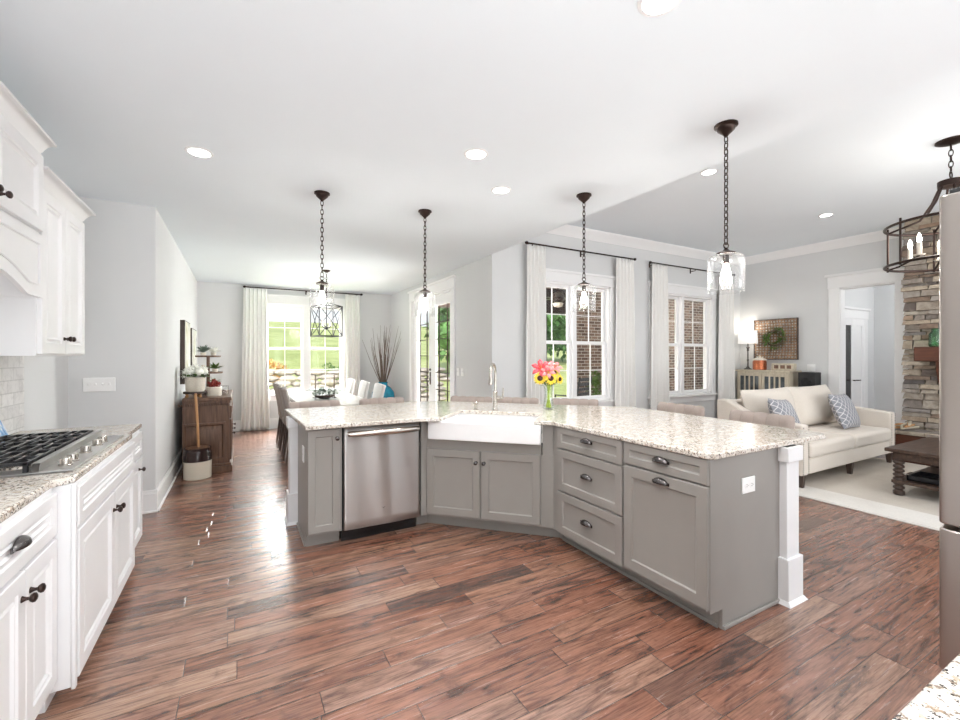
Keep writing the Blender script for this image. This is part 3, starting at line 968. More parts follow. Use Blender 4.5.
for k in range(13):
    u = k / 12; pts.append((0.03 + 0.545 * u, -0.055 - 0.03 * math.sin(PI * u) ** 0.6, 0.826 + 0.0 * u))
m.tube(pts, [0.02] + [0.023] * 11 + [0.02], 14); m.box(0.025, -0.06, 0.812, 0.05, -0.024, 0.84); m.box(0.555, -0.06, 0.812, 0.58, -0.024, 0.84)
m.build('handle', M['chrome'], dw)
m = MB()
m.add([(0.285, -0.0352, 0.245), (0.30, -0.0352, 0.238), (0.315, -0.0352, 0.245), (0.302, -0.0352, 0.243), (0.30, -0.0352, 0.229), (0.298, -0.0352, 0.243)], [(0, 1, 5), (1, 2, 3), (5, 1, 3, 4)])
m.build('emblem', M['bronze'], dw, solid=0.001)

# sink base on the diagonal
A_ = Vector((1.339, 3.305)); Bp = Vector((2.06, 2.584)); LD = (Bp - A_).length
sb = thing('sink_base_cabinet', 'grey island corner cabinet with two doors under the white farmhouse sink', 'cabinet', (A_.x, A_.y, 0), -45, G)
Wi = W(sb).inverted()
def loc2(p): 
    q = Wi @ Vector((p[0], p[1], 0)); return (q.x, q.y)
poly = [loc2(p) for p in ((1.285, 3.305), (1.339, 3.305), (2.06, 2.584), (2.66, 2.592), (2.66, 2.62), (1.37, 3.89), (1.285, 3.89))]
m = MB(); m.prism(poly, 0.105, 0.655)
poly2 = [loc2(p) for p in ((1.285, 3.405), (1.38, 3.405), (2.158, 2.627), (2.158, 2.592), (2.66, 2.592), (2.66, 2.62), (1.37, 3.89), (1.285, 3.89))]
m.prism(poly2, 0, 0.105)
fl = [loc2(p) for p in ((1.285, 3.305), (1.339, 3.305), (1.355, 3.289), (1.355, 3.42), (1.285, 3.42))]
m.prism(fl, 0.655, zc)
fr_ = [loc2(p) for p in ((2.005, 2.639), (2.06, 2.584), (2.06, 2.592), (2.2, 2.592), (2.2, 2.70), (2.066, 2.70))]
m.prism(fr_, 0.655, zc)
m.box(0.02, 0, 0.655, 0.93, 0.02, 0.735)
m.build('body', M['grey'], sb, bev=0.002)
for k, (x0, x1, kx) in enumerate(((0.005, 0.452, 0.425), (0.463, 0.925, 0.49))):
    d = door(sb, 'door', x0, 0.125, x1, 0.652, -0.02, M['grey'])
    knob(d, kx, -0.02, 0.565, M['pewter'])

dc = thing('drawer_base_cabinet', 'grey island cabinet with three stacked drawers, right of the sink', 'cabinet', (2.06, 2.584, 0), -90, G)
m = MB(); m.box(0.0, 0, 0.105, 0.692, 0.585, zc); m.box(0.0, 0.1, 0, 0.692, 0.585, 0.105); m.box(0.0, 0.088, 0, 0.692, 0.1, 0.02)
m.build('body', M['grey'], dc, bev=0.002)
for z0_, z1_, zp in ((0.732, 0.882, 0.815), (0.423, 0.722, 0.575), (0.11, 0.412, 0.265)):
    d = door(dc, 'drawer', 0.07, z0_, 0.686, z1_, -0.02, M['grey'], 0.042 if z0_ > .7 else 0.055)
    cup(d, 0.378, -0.02, zp, M['pewter'])
pc = thing('pullout_base_cabinet', 'grey island cabinet with one drawer above one large door, at the right end', 'cabinet', (2.06, 1.892, 0), -90, G)
m = MB(); m.box(0.0, 0, 0.105, 0.532, 0.585, zc); m.box(0.0, 0.1, 0, 0.532, 0.585, 0.105); m.box(0.0, 0.088, 0, 0.532, 0.1, 0.02)
m.build('body', M['grey'], pc, bev=0.002)
d = door(pc, 'drawer', 0.008, 0.752, 0.548, 0.882, -0.02, M['grey'], 0.042); cup(d, 0.275, -0.02, 0.812, M['pewter'])
d = door(pc, 'door', 0.008, 0.125, 0.548, 0.742, -0.02, M['grey'], 0.06); cup(d, 0.275, -0.02, 0.695, M['pewter'])
# end panel (part of the pull-out cabinet): notch for the toe kick
ep = MB(); ep.prism([(0, 0.105), (0.1, 0.105), (0.1, 0), (0.645, 0), (0.645, zc), (0, zc)], 0.534, 0.552, Matrix(((0, 0, 1, 0), (1, 0, 0, 0), (0, 1, 0, 0), (0, 0, 0, 1))))
ep.build('end_panel', M['grey'], pc, bev=0.001)
MB().box(0.552, 0.1, 0, 0.564, 0.645, 0.022).build('shoe_moulding', M['grey'], pc, bev=0.004)
m = MB(); m.box(0.0, 0.587, 0, 0.532, 0.61, zc)
m.build('back_panel', M['grey'], pc)

def post(loc, label):
    p = thing('island_post', label, 'post', loc, 0, 'posts under the island overhang')
    MB().box(-0.065, -0.065, 0, 0.065, 0.065, zc).build('shaft', M['white'], p, bev=0.004)
    m = MB(); m.box(-0.08, -0.08, 0, 0.08, 0.08, 0.255); m.build('plinth', M['white'], p, bev=0.004)
    m = MB(); m.box(-0.08, -0.08, 0.80, 0.08, 0.08, zc); m.build('cap_block', M['white'], p, bev=0.004)
    m = MB(); m.hexa([(-.097, -.097, 0), (.097, -.097, 0), (.097, .097, 0), (-.097, .097, 0)], [(-.082, -.082, .022), (.082, -.082, .022), (.082, .082, .022), (-.082, .082, .022)])
    m.build('shoe_moulding', M['white'], p)
post((2.765, 1.365, 0), 'white square post at the right end of the grey island')
post((0.43, 3.985, 0), 'white square post at the left end of the grey island')

o = MB().prism([(0.36, 4.36), (0.40, 3.215), (0.41, 3.205), (1.255, 3.20), (1.375, 3.135), (1.735, 3.495), (2.255, 2.975), (1.925, 2.645), (2.03, 2.555), (2.03, 1.345), (2.065, 1.315), (3.195, 1.32), (3.235, 1.365), (3.285, 2.92), (1.85, 4.36)], zc, 0.914).build('island_worktop', M['granite'], None, bev=0.006)
tag(o, 'angled speckled granite worktop on top of the grey island', 'worktop')

# farmhouse sink: local frame of the sink base
sk = thing('farmhouse_sink', 'white apron-front farmhouse sink set in the island corner', 'sink', (A_.x, A_.y, 0), -45)
m = MB()
x0, x1, yf, yb, zt, zb = 0.035, 0.93, -0.075, 0.50, 0.905, 0.735
x0, x1, yf = 0.025, 0.935, -0.06
wl = 0.045
zt2 = 0.882
# outer shell as boxes: apron, sides, back, bottom
m.prism([(x0, yf + .015), (x0 + .005, yf + .004), (x0 + .018, yf), (x1 - .018, yf), (x1 - .005, yf + .004), (x1, yf + .015), (x1, yf + wl), (x0, yf + wl)], zb, zt2)
m.build('apron', M['porcelain'], sk, bev=0.008, seg=3)
m = MB()
yi = yf + wl - .005
m.box(x0 + .06, yi, 0.735, x0 + .09, 0.47, zt2); m.box(x1 - .09, yi, 0.735, x1 - .06, 0.47, zt2); m.box(x0 + .06, 0.44, 0.735, x1 - .06, 0.47, zt2); m.box(x0 + .06, yi, 0.735, x1 - .06, 0.47, 0.75)
m.build('basin', M['porcelain'], sk)

fc = thing('kitchen_faucet', 'brushed nickel gooseneck faucet standing behind the farmhouse sink', 'faucet', (2.02, 3.36, 0.914), -45)
MB().lathe([(0.028, 0), (0.028, 0.006), (0.022, 0.012), (0.019, 0.02), (0.019, 0.15), (0.022, 0.155), (0.022, 0.165), (0.013, 0.175), (0.0125, 0.2)], n=20).build('body', M['chrome'], fc)
pts = [(0, 0, 0.19), (0, 0, 0.33)] + [(0, -0.085 + 0.085 * math.cos(PI * k / 12), 0.33 + 0.085 * math.sin(PI * k / 12)) for k in range(1, 13)]
MB().tube(pts, 0.0125, 12).build('gooseneck', M['chrome'], fc)
MB().lathe([(0.013, 0.33), (0.016, 0.31), (0.018, 0.25), (0.017, 0.235), (0.0, 0.235)], (0, -0.17, 0), 16).build('spray_head', M['chrome'], fc)
m = MB(); m.tube([(0.015, 0, 0.11), (0.075, 0, 0.11)], 0.017, 12); m.tube([(0.07, 0, 0.115), (0.075, 0, 0.2)], [0.008, 0.006], 10)
m.build('lever', M['chrome'], fc)
sd = thing('soap_dispenser', 'brushed nickel soap dispenser left of the gooseneck faucet', 'dispenser', (1.885, 3.475, 0.914), -45)
MB().lathe([(0.021, 0), (0.021, 0.006), (0.012, 0.012), (0.01, 0.045), (0.016, 0.05), (0.016, 0.062), (0.009, 0.07), (0, 0.072)], n=16).build('body', M['chrome'], sd)
MB().tube([(0, 0, 0.057), (0, -0.06, 0.06), (0, -0.085, 0.05)], [0.008, 0.007, 0.006], 10).build('spout', M['chrome'], sd)

def wallplate(name, label, cat, loc, rz, wdt, hgt, toggles, group=None, outlet=False):
    """plate in the local xz plane facing -y"""
    o = thing(name, label, cat, loc, rz, group)
    MB().box(-wdt / 2, -0.007, -hgt / 2, wdt / 2, 0, hgt / 2).build('plate', M['plate'], o, bev=0.003)
    for k in range(toggles):
        x = (k - (toggles - 1) / 2) * 0.046
        if outlet:
            m = MB(); m.lathe([(0.017, 0), (0.017, 0.002), (0, 0.002)], n=18, T=T(x * 1.0, -0.007, 0) @ AX_Y)
            s_ = m.build('socket', M['plate'], o)
            h = MB(); h.box(x - 0.004, -0.0096, 0.005, x + 0.004, -0.009, 0.007); h.box(x - 0.004, -0.0096, -0.007, x + 0.004, -0.009, -0.005); h.box(x + 0.008, -0.0096, -0.002, x + 0.012, -0.009, 0.002)
            h.build('slots', M['iron'], s_)
        else:
            m = MB(); m.box(x - 0.005, -0.018, -0.004, x + 0.005, -0.007, 0.014); m.build('toggle', M['plate'], o, bev=0.002)
    return o
wallplate('outlet', 'white double outlet on the grey end panel of the island', 'outlet', (2.385, 1.34, 0.71), 0, 0.118, 0.084, 2, outlet=True)
wallplate('outlet', 'white outlet plate on the left end of the grey island', 'outlet', (0.425, 3.52, 0.66), -90, 0.08, 0.12, 1, outlet=True)
wallplate('light_switch', 'white four-toggle switch plate above the end of the cooktop counter', 'switch', (-1.048, YK, 1.155), 0, 0.215, 0.118, 4)
wallplate('light_switch', 'white switch plate nearer the french doors, first of the pair', 'switch', (XD, 5.93, 1.16), -90, 0.085, 0.118, 1)
wallplate('light_switch', 'white switch plate nearer the wall corner, second of the pair', 'switch', (XD, 5.78, 1.16), -90, 0.085, 0.118, 1)
wallplate('light_switch', 'white switch plate on the wall right of the woven wall basket', 'switch', (XR, 3.72, 1.2), -90, 0.12, 0.118, 2)

# ------------------------------------------------------------------ left run: base cabinets, counter, cooktop, wall cabinets
def left_thing(name, label, cat, x, y, group=None):
    return thing(name, label, cat, (x, y, 0), 90, group)
GL = 'white base cabinets along the cooktop wall'
# near cabinet
c = left_thing('base_cabinet', 'white base cabinet nearest the camera with a drawer over two doors', 'cabinet', -0.645, 1.58, GL)
m = MB(); m.box(0, 0, 0.1, 0.735, 0.59, zc); m.box(0, 0.075, 0, 0.735, 0.59, 0.1); m.build('body', M['white'], c, bev=0.002)
d = door(c, 'drawer', 0.012, 0.70, 0.715, 0.865, -0.02, M['white'], 0.045, 'raised'); cup(d, 0.37, -0.02, 0.785, M['pewter'])
d = door(c, 'door', 0.012, 0.125, 0.425, 0.685, -0.02, M['white'], 0.055, 'raised'); knob(d, 0.395, -0.02, 0.60, M['bronze'])
d = door(c, 'door', 0.431, 0.125, 0.715, 0.685, -0.02, M['white'], 0.055, 'raised'); knob(d, 0.462, -0.02, 0.60, M['bronze'])
# cooktop cabinet, standing forward
c = left_thing('cooktop_cabinet', 'white base cabinet under the gas cooktop with a false drawer over two doors', 'cabinet', -0.592, 2.317, GL)
m = MB(); m.box(0, 0, 0.07, 1.125, 0.64, zc); m.box(0.0, 0.075, 0, 1.125, 0.64, 0.07)
m.build('body', M['white'], c, bev=0.002)
m = MB(); m.box(-0.002, -0.016, 0.06, 0.022, 0, zc); m.build('pilaster', M['white'], c, bev=0.005)
door(c, 'false_drawer', 0.03, 0.705, 1.105, 0.865, -0.02, M['white'], 0.045, 'raised')
d = door(c, 'door', 0.03, 0.09, 0.605, 0.69, -0.02, M['white'], 0.06, 'raised'); knob(d, 0.575, -0.02, 0.60, M['bronze'])
d = door(c, 'door', 0.611, 0.09, 1.105, 0.69, -0.02, M['white'], 0.06, 'raised'); knob(d, 0.64, -0.02, 0.60, M['bronze'])
# far narrow cabinet
c = left_thing('base_cabinet', 'narrow white base cabinet at the far end of the cooktop counter', 'cabinet', -0.625, 3.444, GL)
m = MB(); m.box(0, 0, 0.1, 0.445, 0.61, zc); m.box(0, 0.075, 0, 0.445, 0.61, 0.1); m.build('body', M['white'], c, bev=0.002)
door(c, 'drawer', 0.012, 0.70, 0.43, 0.865, -0.02, M['white'], 0.045, 'raised')
d = door(c, 'door', 0.012, 0.125, 0.43, 0.685, -0.02, M['white'], 0.055, 'raised'); knob(d, 0.30, -0.02, 0.62, M['bronze'])

o = MB().prism([(-1.248, 1.5), (-0.64, 1.5), (-0.64, 2.29), (-0.585, 2.345), (-0.585, 3.42), (-0.615, 3.46), (-0.615, 3.92), (-1.248, 3.92)], zc, 0.914).build('cooktop_counter', M['granite'], None, bev=0.006)
tag(o, 'speckled granite counter along the left wall under the gas cooktop', 'worktop')
struct('trim_4', MB().box(-1.25, 0.2, 0.916, -1.238, 3.95, 1.40), M['tile'])

ck = thing('gas_cooktop', 'stainless gas cooktop with black grates on the left counter', 'cooktop', (-0.61, 2.42, 0.914), 90)
CWd, CDp = 0.914, 0.52
m = MB(); m.box(0, 0, 0, CWd, CDp, 0.012); m.build('tray', M['steel'], ck, bev=0.004)
m = MB(); m.hexa([(0.0, 0.105, 0.012), (CWd, 0.105, 0.012), (CWd, 0.128, 0.012), (0.0, 0.128, 0.012)], [(0.0, 0.098, 0.05), (CWd, 0.098, 0.05), (CWd, 0.128, 0.05), (0.0, 0.128, 0.05)])
m.build('front_rail', M['steel'], ck, bev=0.002)
for k in range(3):
    g = MB(); a = 0.01 + k * 0.30; b = a + 0.292; r_ = 0.0075
    zt_ = 0.055
    for yy in (0.145, 0.235, 0.325, 0.415, 0.505): g.box(a, yy - 0.006, zt_ - 0.014, b, yy + 0.006, zt_)
    for xx in (a + 0.006, (a + b) / 2, b - 0.006): g.box(xx - 0.006, 0.145, zt_ - 0.014, xx + 0.006, 0.505, zt_)
    for xx in (a + 0.075, b - 0.075):
        for yy in (0.19, 0.28, 0.37, 0.46): g.box(xx - 0.045, yy - 0.005, zt_ - 0.012, xx + 0.045, yy + 0.005, zt_ + 0.004)
    for xx in (a + 0.008, b - 0.008):
        for yy in (0.15, 0.5): g.box(xx - 0.008, yy - 0.008, 0.012, xx + 0.008, yy + 0.008, zt_)
    g.build('grate', M['iron'], ck, bev=0.002)
for (x, y, r_) in ((0.155, 0.22, 0.04), (0.155, 0.42, 0.035), (0.457, 0.32, 0.055), (0.757, 0.22, 0.035), (0.757, 0.42, 0.045)):
    bu = MB().lathe([(r_ + 0.02, 0.012), (r_ + 0.015, 0.02), (r_, 0.022), (r_, 0.03)], (x, y, 0), 20).build('burner', M['chrome'], ck)
    MB().lathe([(r_ * 0.85, 0.03), (r_ * 0.85, 0.037), (r_ * 0.7, 0.04)], (x, y, 0), 20).build('burner_cap', M['iron'], bu)
for x in (0.10, 0.19, 0.385, 0.58, 0.68):
    kb = MB().lathe([(0.024, 0.012), (0.024, 0.017), (0.019, 0.02), (0.018, 0.042), (0.016, 0.045), (0, 0.045)], (x, 0.05, 0), 20)
    for k in range(8):
        a = 2 * PI * k / 8; kb.box(x + 0.017 * math.cos(a) - .003, 0.05 + 0.017 * math.sin(a) - .003, 0.02, x + 0.017 * math.cos(a) + .003, 0.05 + 0.017 * math.sin(a) + .003, 0.042)
    kb.build('knob', M['chrome'], ck)

pf = thing('photo_frame', 'small white-edged blue photo leaning on the backsplash behind the cooktop', 'photo frame', (-1.12, 3.28, 0.914), 90)
R_ = Matrix.Rotation(math.radians(-20), 4, 'X')
MB().box(-0.11, -0.012, 0.0, 0.11, 0.0, 0.16, R_).build('frame', M['plate'], pf, bev=0.003)
MB().box(-0.095, -0.015, 0.016, 0.095, -0.011, 0.145, R_).build('photo', M['photo'], pf)
MB().box(-0.02, 0.045, 0.0, 0.02, 0.05, 0.11).build('stand', M['plate'], pf)

def cab_crown(m, x0, x1, z, yf, yb, p=0.085, h=0.09):
    """crown around front and both sides: local frame, front at yf"""
    prof = [(0.0, 0.0), (0.006, 0.012), (0.012, 0.016), (0.02, 0.03), (0.04, 0.055), (0.062, 0.07), (0.078, 0.074), (0.085, 0.078), (0.085, 0.09)]
    vs = []; fs = []
    for d, hh in prof:
        d = d * p / .085; hh = hh * h / .09
        vs += [(x0 - d, yb, z + hh), (x0 - d, yf - d, z + hh), (x1 + d, yf - d, z + hh), (x1 + d, yb, z + hh)]
    for k in range(len(prof) - 1):
        for i in range(4):
            a = 4 * k + i; b = 4 * k + (i + 1) % 4
            fs.append((a, b, b + 4, a + 4))
    fs.append((0, 1, 2, 3)); k = 4 * (len(prof) - 1); fs.append((k, k + 1, k + 2, k + 3))
    m.add(vs, fs)
    return m
GW = 'white wall cabinets on the left wall'
uc = left_thing('wall_cabinet', 'lower white wall cabinet with two doors, right of the range hood', 'cabinet', -0.92, 3.075, GW)
MB().box(0, 0, 1.40, 0.735, 0.325, 2.305).build('body', M['white'], uc, bev=0.002)
cab_crown(MB(), 0, 0.735, 2.285, -0.002, 0.325, 0.06, 0.085).build('crown', M['white'], uc, smooth=40)
d = door(uc, 'door', 0.012, 1.41, 0.362, 2.28, -0.02, M['white'], 0.06, 'raised'); knob(d, 0.335, -0.02, 1.50, M['bronze'])
d = door(uc, 'door', 0.368, 1.41, 0.725, 2.28, -0.02, M['white'], 0.06, 'raised'); knob(d, 0.395, -0.02, 1.50, M['bronze'])
hc = left_thing('range_hood_cabinet', 'taller white hood cabinet with arched valance over the cooktop', 'cabinet', -0.878, 1.93, GW)
HW = 1.045
MB().box(0, 0, 2.0, HW, 0.367, 2.43).build('body', M['white'], hc, bev=0.002)
cab_crown(MB(), 0, HW, 2.41, -0.002, 0.367, 0.05, 0.08).build('crown', M['white'], hc, smooth=40)
for x0_, x1_, kx in ((0.012, 0.519, 0.495), (0.525, HW - 0.012, 0.575)):
    d = door(hc, 'door', x0_, 2.02, x1_, 2.40, -0.02, M['white'], 0.06, 'raised'); knob(d, kx, -0.02, 2.065, M['bronze'])
def arch(x, e=0.0):
    t_ = (x - 0.19) / (HW - 0.38)
    return 1.69 + (0.075 * math.sin(PI * t_) if 0 < t_ < 1 else 0.0) + e
m = MB(); n_ = 32
top = [(HW * k / n_, 2.0) for k in range(n_ + 1)][::-1]; bot = [(HW * k / n_, arch(HW * k / n_)) for k in range(n_ + 1)]
prof = bot + top; k_ = len(prof)
m.add([(x, -0.018, z) for x, z in prof] + [(x, 0.004, z) for x, z in prof],
      [(i, n_ * 2 + 1 - i, n_ * 2 - i, i + 1) for i in range(n_)] + [tuple(k_ + q for q in (i, i + 1, n_ * 2 - i, n_ * 2 + 1 - i)) for i in range(n_)] + [(i, (i + 1) % k_, k_ + (i + 1) % k_, k_ + i) for i in range(k_)])
va = m.build('arched_valance', M['white'], hc)
m = MB(); 
fr = [(0.07 + (HW - .14) * k / n_, arch(0.07 + (HW - .14) * k / n_, 0.06)) for k in range(n_ + 1)] + [(HW - 0.07, 1.95), (0.07, 1.95)]
m.tube([(x, -0.02, z) for x, z in fr], 0.006, 6, True)
m.build('moulding', M['white'], va)
m = MB(); m.box(0, 0.0, 1.69, 0.02, 0.367, 2.0); m.box(HW - 0.02, 0.0, 1.69, HW, 0.367, 2.0); m.box(0.02, 0.02, 1.80, HW - 0.02, 0.367, 1.82)
m.build('hood_liner', M['white'], hc)

# ------------------------------------------------------------------ counter beside the camera and fridge
bc = thing('base_cabinet', 'white base cabinet below the granite counter at lower right corner', 'cabinet', (1.0, 0.19, 0), 180, None)
m = MB(); m.box(-0.36, 0.0, 0.1, 0.36, 0.55, zc); m.box(-0.36, 0.07, 0, 0.36, 0.55, 0.1); m.build('body', M['white'], bc, bev=0.002)
for x0_, x1_ in ((-0.35, -0.003), (0.003, 0.35)): door(bc, 'door', x0_, 0.125, x1_, 0.865, -0.02, M['white'], 0.055, 'raised')
o = MB().box(0.60, -0.38, zc, 1.385, 0.243, 0.914).build('granite_counter', M['granite'], None, bev=0.006)
tag(o, 'speckled granite counter corner at lower right, in front of the fridge', 'worktop')
fg = thing('refrigerator', 'tall stainless steel refrigerator at the right edge', 'refrigerator', (1.42, -0.439, 0), 0)
# local: front faces +y; x from 0 to .91
MB().box(0.004, 0.0, 0.03, 0.906, 0.70, 1.765).build('body', M['steel_h'], fg, bev=0.004)
MB().box(0.03, 0.05, 0.0, 0.88, 0.66, 0.03).build('kick_base', M['black'], fg)
def fdoor(name, x0, x1, z0, z1):
    m = MB(); n = 8
    pr = [(x0, 0.71), (x0, 0.79), (x0 + .006, 0.805)] + [(x0 + (x1 - x0) * k / n, 0.808 + 0.012 * math.sin(PI * k / n)) for k in range(n + 1)][1:-1] + [(x1 - .006, 0.805), (x1, 0.79), (x1, 0.71)]
    m.prism(pr, z0, z1)
    return m.build(name, M['steel_h'], fg, bev=0.004)
for x0_, x1_, hx in ((0.0, 0.453, 0.40), (0.457, 0.91, 0.51)):
    d = fdoor('door', x0_, x1_, 1.012, 1.772)
    h = MB(); h.tube([(hx, 0.81, 1.06), (hx, 0.86, 1.08), (hx, 0.86, 1.70), (hx, 0.81, 1.72)], 0.012); h.build('handle', M['chrome'], d)
for z0_, z1_ in ((0.672, 1.002), (0.06, 0.662)):
    d = fdoor('drawer', 0.0, 0.91, z0_, z1_)
    h = MB(); h.box(0.2, 0.80, z1_ - .035, 0.71, 0.822, z1_ - .012); h.build('handle', M['chrome'], d, bev=.004)
for x in (0.06, 0.85):
    m = MB(); m.box(x - 0.05, 0.66, 1.765, x + 0.05, 0.79, 1.785); m.lathe([(0.025, 1.765), (0.025, 1.79), (0.02, 1.795)], (x, 0.745, 0), 14); m.build('hinge_cover', M['black'], fg, bev=0.003)

# ------------------------------------------------------------------ pendants
def chain(m, z0, z1, pitch=0.036, r=0.0032, w_=0.011, cx=0, cy=0):
    n = max(1, int(round((z0 - z1) / pitch))); h = (z0 - z1) / n
    for k in range(n):
        zc_ = z0 - (k + 0.5) * h; L = h * 0.5 + 0.007
        pts = []
        for q in range(12):
            a = 2 * PI * q / 12; u = w_ * math.cos(a); v = L * math.sin(a)
            pts.append((cx + u, cy, zc_ + v) if k % 2 == 0 else (cx, cy + u, zc_ + v))
        m.tube(pts, r, 6, True)
    return m
def make_pendant(label):
    p = thing('pendant_light', label, 'pendant light', (0.594, 3.75, CK), 0, 'glass jar pendants over the island')
    MB().lathe([(0.062, 0), (0.062, -0.01), (0.05, -0.018), (0.046, -0.03), (0.03, -0.045), (0.014, -0.06), (0.008, -0.07)], n=24).build('canopy', M['bronze'], p)
    zt = -0.70
    chain(MB(), -0.065, zt + 0.012).build('chain', M['bronze'], p)
    m = MB(); m.tube([(0.016 * math.cos(a * PI / 8), 0, zt + 0.0 + 0.016 * math.sin(a * PI / 8)) for a in range(16)], 0.0035, 6, True)
    m.lathe([(0.006, zt - 0.012), (0.012, zt - 0.022), (0.022, zt - 0.03), (0.05, zt - 0.042), (0.054, zt - 0.05), (0.04, zt - 0.055)], n=24)
    m.build('cap', M['bronze'], p)
    g = [(0.04, zt - 0.052), (0.07, zt - 0.055), (0.088, zt - 0.066), (0.095, zt - 0.084), (0.096, zt - 0.12), (0.096, zt - 0.24), (0.091, zt - 0.255), (0.091, zt - 0.26), (0.096, zt - 0.27)]
    m = MB(); m.lathe(g, n=32, cap=False); m.build('glass_shade', M['shade'], p, solid=0.003, smooth=60)
    MB().lathe([(0.014, zt - 0.052), (0.017, zt - 0.06), (0.017, zt - 0.10), (0.013, zt - 0.105)], n=16).build('socket', M['bronze'], p)
    MB().lathe([(0.012, zt - 0.105), (0.016, zt - 0.12), (0.02, zt - 0.14), (0.026, zt - 0.16), (0.022, zt - 0.182), (0.01, zt - 0.195), (0, zt - 0.196)], n=18).build('bulb', M['bulb'], p)
    return p
p0 = make_pendant('glass jar pendant light furthest left, in front of the dining window')
pend = [(0.594, 3.75)]
for x, y, lab in ((1.50, 3.755, 'glass jar pendant light in front of the french doors'), (2.508, 2.74, 'glass jar pendant light in front of the left living room window'), (2.469, 1.51, 'nearest and largest glass jar pendant light, over the island end by the sofa')):
    dup(p0, (x, y, CK), random.uniform(-20, 20), lab); pend.append((x, y))
for x, y in pend:
    light('pendant_glow', 'POINT', (x, y, CK - 0.86), 9, color=(1.0, 0.975, 0.94), shadow_soft_size=0.035)

# recessed ceiling lights
def downlight(x, y, z, label, energy=55):
    o = thing('recessed_light', label, 'ceiling light', (x, y, z), 0, 'recessed ceiling lights')
    MB().lathe([(0.062, -0.001), (0.064, -0.006), (0.078, -0.004), (0.082, 0.0)], n=28, cap=False).build('trim_ring', M['trim'], o)
    MB().lathe([(0.063, -0.001), (0.063, -0.003), (0.0, -0.004)], n=28).build('lens', M['lens'], o)
    light('downlight_glow', 'SPOT', (x, y, z - 0.02), energy, color=(1.0, 0.99, 0.975), spot_size=math.radians(150), spot_blend=0.7, shadow_soft_size=0.06)
for x, y, z, lab in ((-0.23, 3.39, CK, 'round recessed light above the aisle by the wall cabinets'), (1.373, 2.531, CK, 'round recessed light in front of the sink, larger of the middle pair'), (1.847, 2.982, CK, 'round recessed light behind the middle pair, nearer the sink'), (1.385, 1.10, CK, 'round recessed light cut off by the top edge'), (4.196, 2.744, CL, 'round recessed light on the living room ceiling behind the nearest pendant'), (6.84, 2.825, CL, 'round recessed light above the sofa and fireplace')):
    downlight(x, y, z, lab, 7 if x < 0 else 18 if x > 3 else 24)
downlight(0.35, 0.9, CK, 'added unseen recessed light over the aisle, above the camera', 34)  # extra light added out of view to fill the kitchen
downlight(-0.2, -1.2, CK, 'added unseen recessed light over the counter behind the camera')  # extra light added behind the camera for more fill

# ------------------------------------------------------------------ stools
def make_stool():
    s = thing('counter_stool', 'x', 'stool', (0, 0, 0), 0, 'taupe tufted stools along the island')
    # faces -y (the counter); back at y = +0.2
    MB().box(-0.225, -0.22, 0.55, 0.225, 0.2, 0.65).build('seat', M['taupe'], s, bev=0.03, seg=3)
    m = MB(); nu = 60
    def f(u, v):
        x = -0.245 + 0.49 * u
        tuft = 0.012 * abs(math.sin(PI * u * 5)) ** 0.6
        return x, tuft
    prof = [(0.0, 0.0), (0.0, 1.0)]
    vs = []; fs = []; nv = 10
    loop = []
    for j in range(nv + 1): loop.append((-1, j / nv))
    for j in range(nv, -1, -1): loop.append((1, j / nv))
    L = len(loop)
    for i in range(nu + 1):
        u = i / nu; x, tf = f(u, 0)
        edge = min(1.0, min(u, 1 - u) * 14); edge = math.sqrt(max(0.0, 1 - (1 - edge) ** 2))
        for side, v in loop:
            z = 0.60 + 0.35 * v
            rnd = min(1.0, (1 - v) * 9); rnd = math.sqrt(max(0.0, 1 - (1 - rnd) ** 2))
            th = (0.026 + tf) * rnd * (0.25 + 0.75 * edge)
            yy = 0.20 + 0.05 * v + 0.02 * (2 * u - 1) ** 2 * -1 + side * th
            vs.append((x, yy, z - (1 - edge) * 0.012 - (0.012 - tf) * 0.6 * v))
    for i in range(nu):
        for k in range(L):
            a = i * L + k; b = i * L + (k + 1) % L
            fs.append((a, b, b + L, a + L))
    fs.append(tuple(range(L))); fs.append(tuple(range(nu * L, nu * L + L)))
    m.add(vs, fs); m.build('backrest', M['taupe'], s, smooth=70)
    for sx in (-1, 1):
        for sy in (-1, 1):
            MB().hexa([(sx * .215 - .015, sy * .2 - .015, 0), (sx * .215 + .015, sy * .2 - .015, 0), (sx * .215 + .015, sy * .2 + .015, 0), (sx * .215 - .015, sy * .2 + .015, 0)],
                      [(sx * .195 - .022, sy * .185 - .022, .56), (sx * .195 + .022, sy * .185 - .022, .56), (sx * .195 + .022, sy * .185 + .022, .56), (sx * .195 - .022, sy * .185 + .022, .56)]).build('leg', M['darkwoodz'], s, bev=0.003)
    for (a, b, c_, d_) in ((-.2, -.2, .2, -.18), (-.2, .18, .2, .2), (-.215, -.19, -.195, .19), (.195, -.19, .215, .19)):
        MB().box(a, b, .2, c_, d_, .235).build('stretcher', M['darkwoodz'], s, bev=0.003)
    return s
st = make_stool()
stools = [(0.66, 4.38, 0, 'tufted taupe stool at the far left of the island, in front of dining chairs'), (1.345, 4.37, 0, 'second tufted taupe stool from the left, in front of the blue vase'),
          (2.10, 4.12, -45, 'tufted taupe stool behind the soap dispenser'), (2.475, 3.78, -45, 'tufted taupe stool behind the faucet lever'), (2.93, 3.36, -45, 'tufted taupe stool behind the flower vase'),
          (3.40, 2.66, -90, 'tufted taupe stool between the living room windows and island, second from right'), (3.41, 1.945, -90, 'tufted taupe stool nearest the sofa, at the right of the island')]
for i, (x, y, r, lab) in enumerate(stools):
    o = st if i == 0 else dup(st, (0, 0, 0), 0, lab)
    o.location = (x, y, 0); o.rotation_euler = (0, 0, math.radians(r)); o['label'] = lab

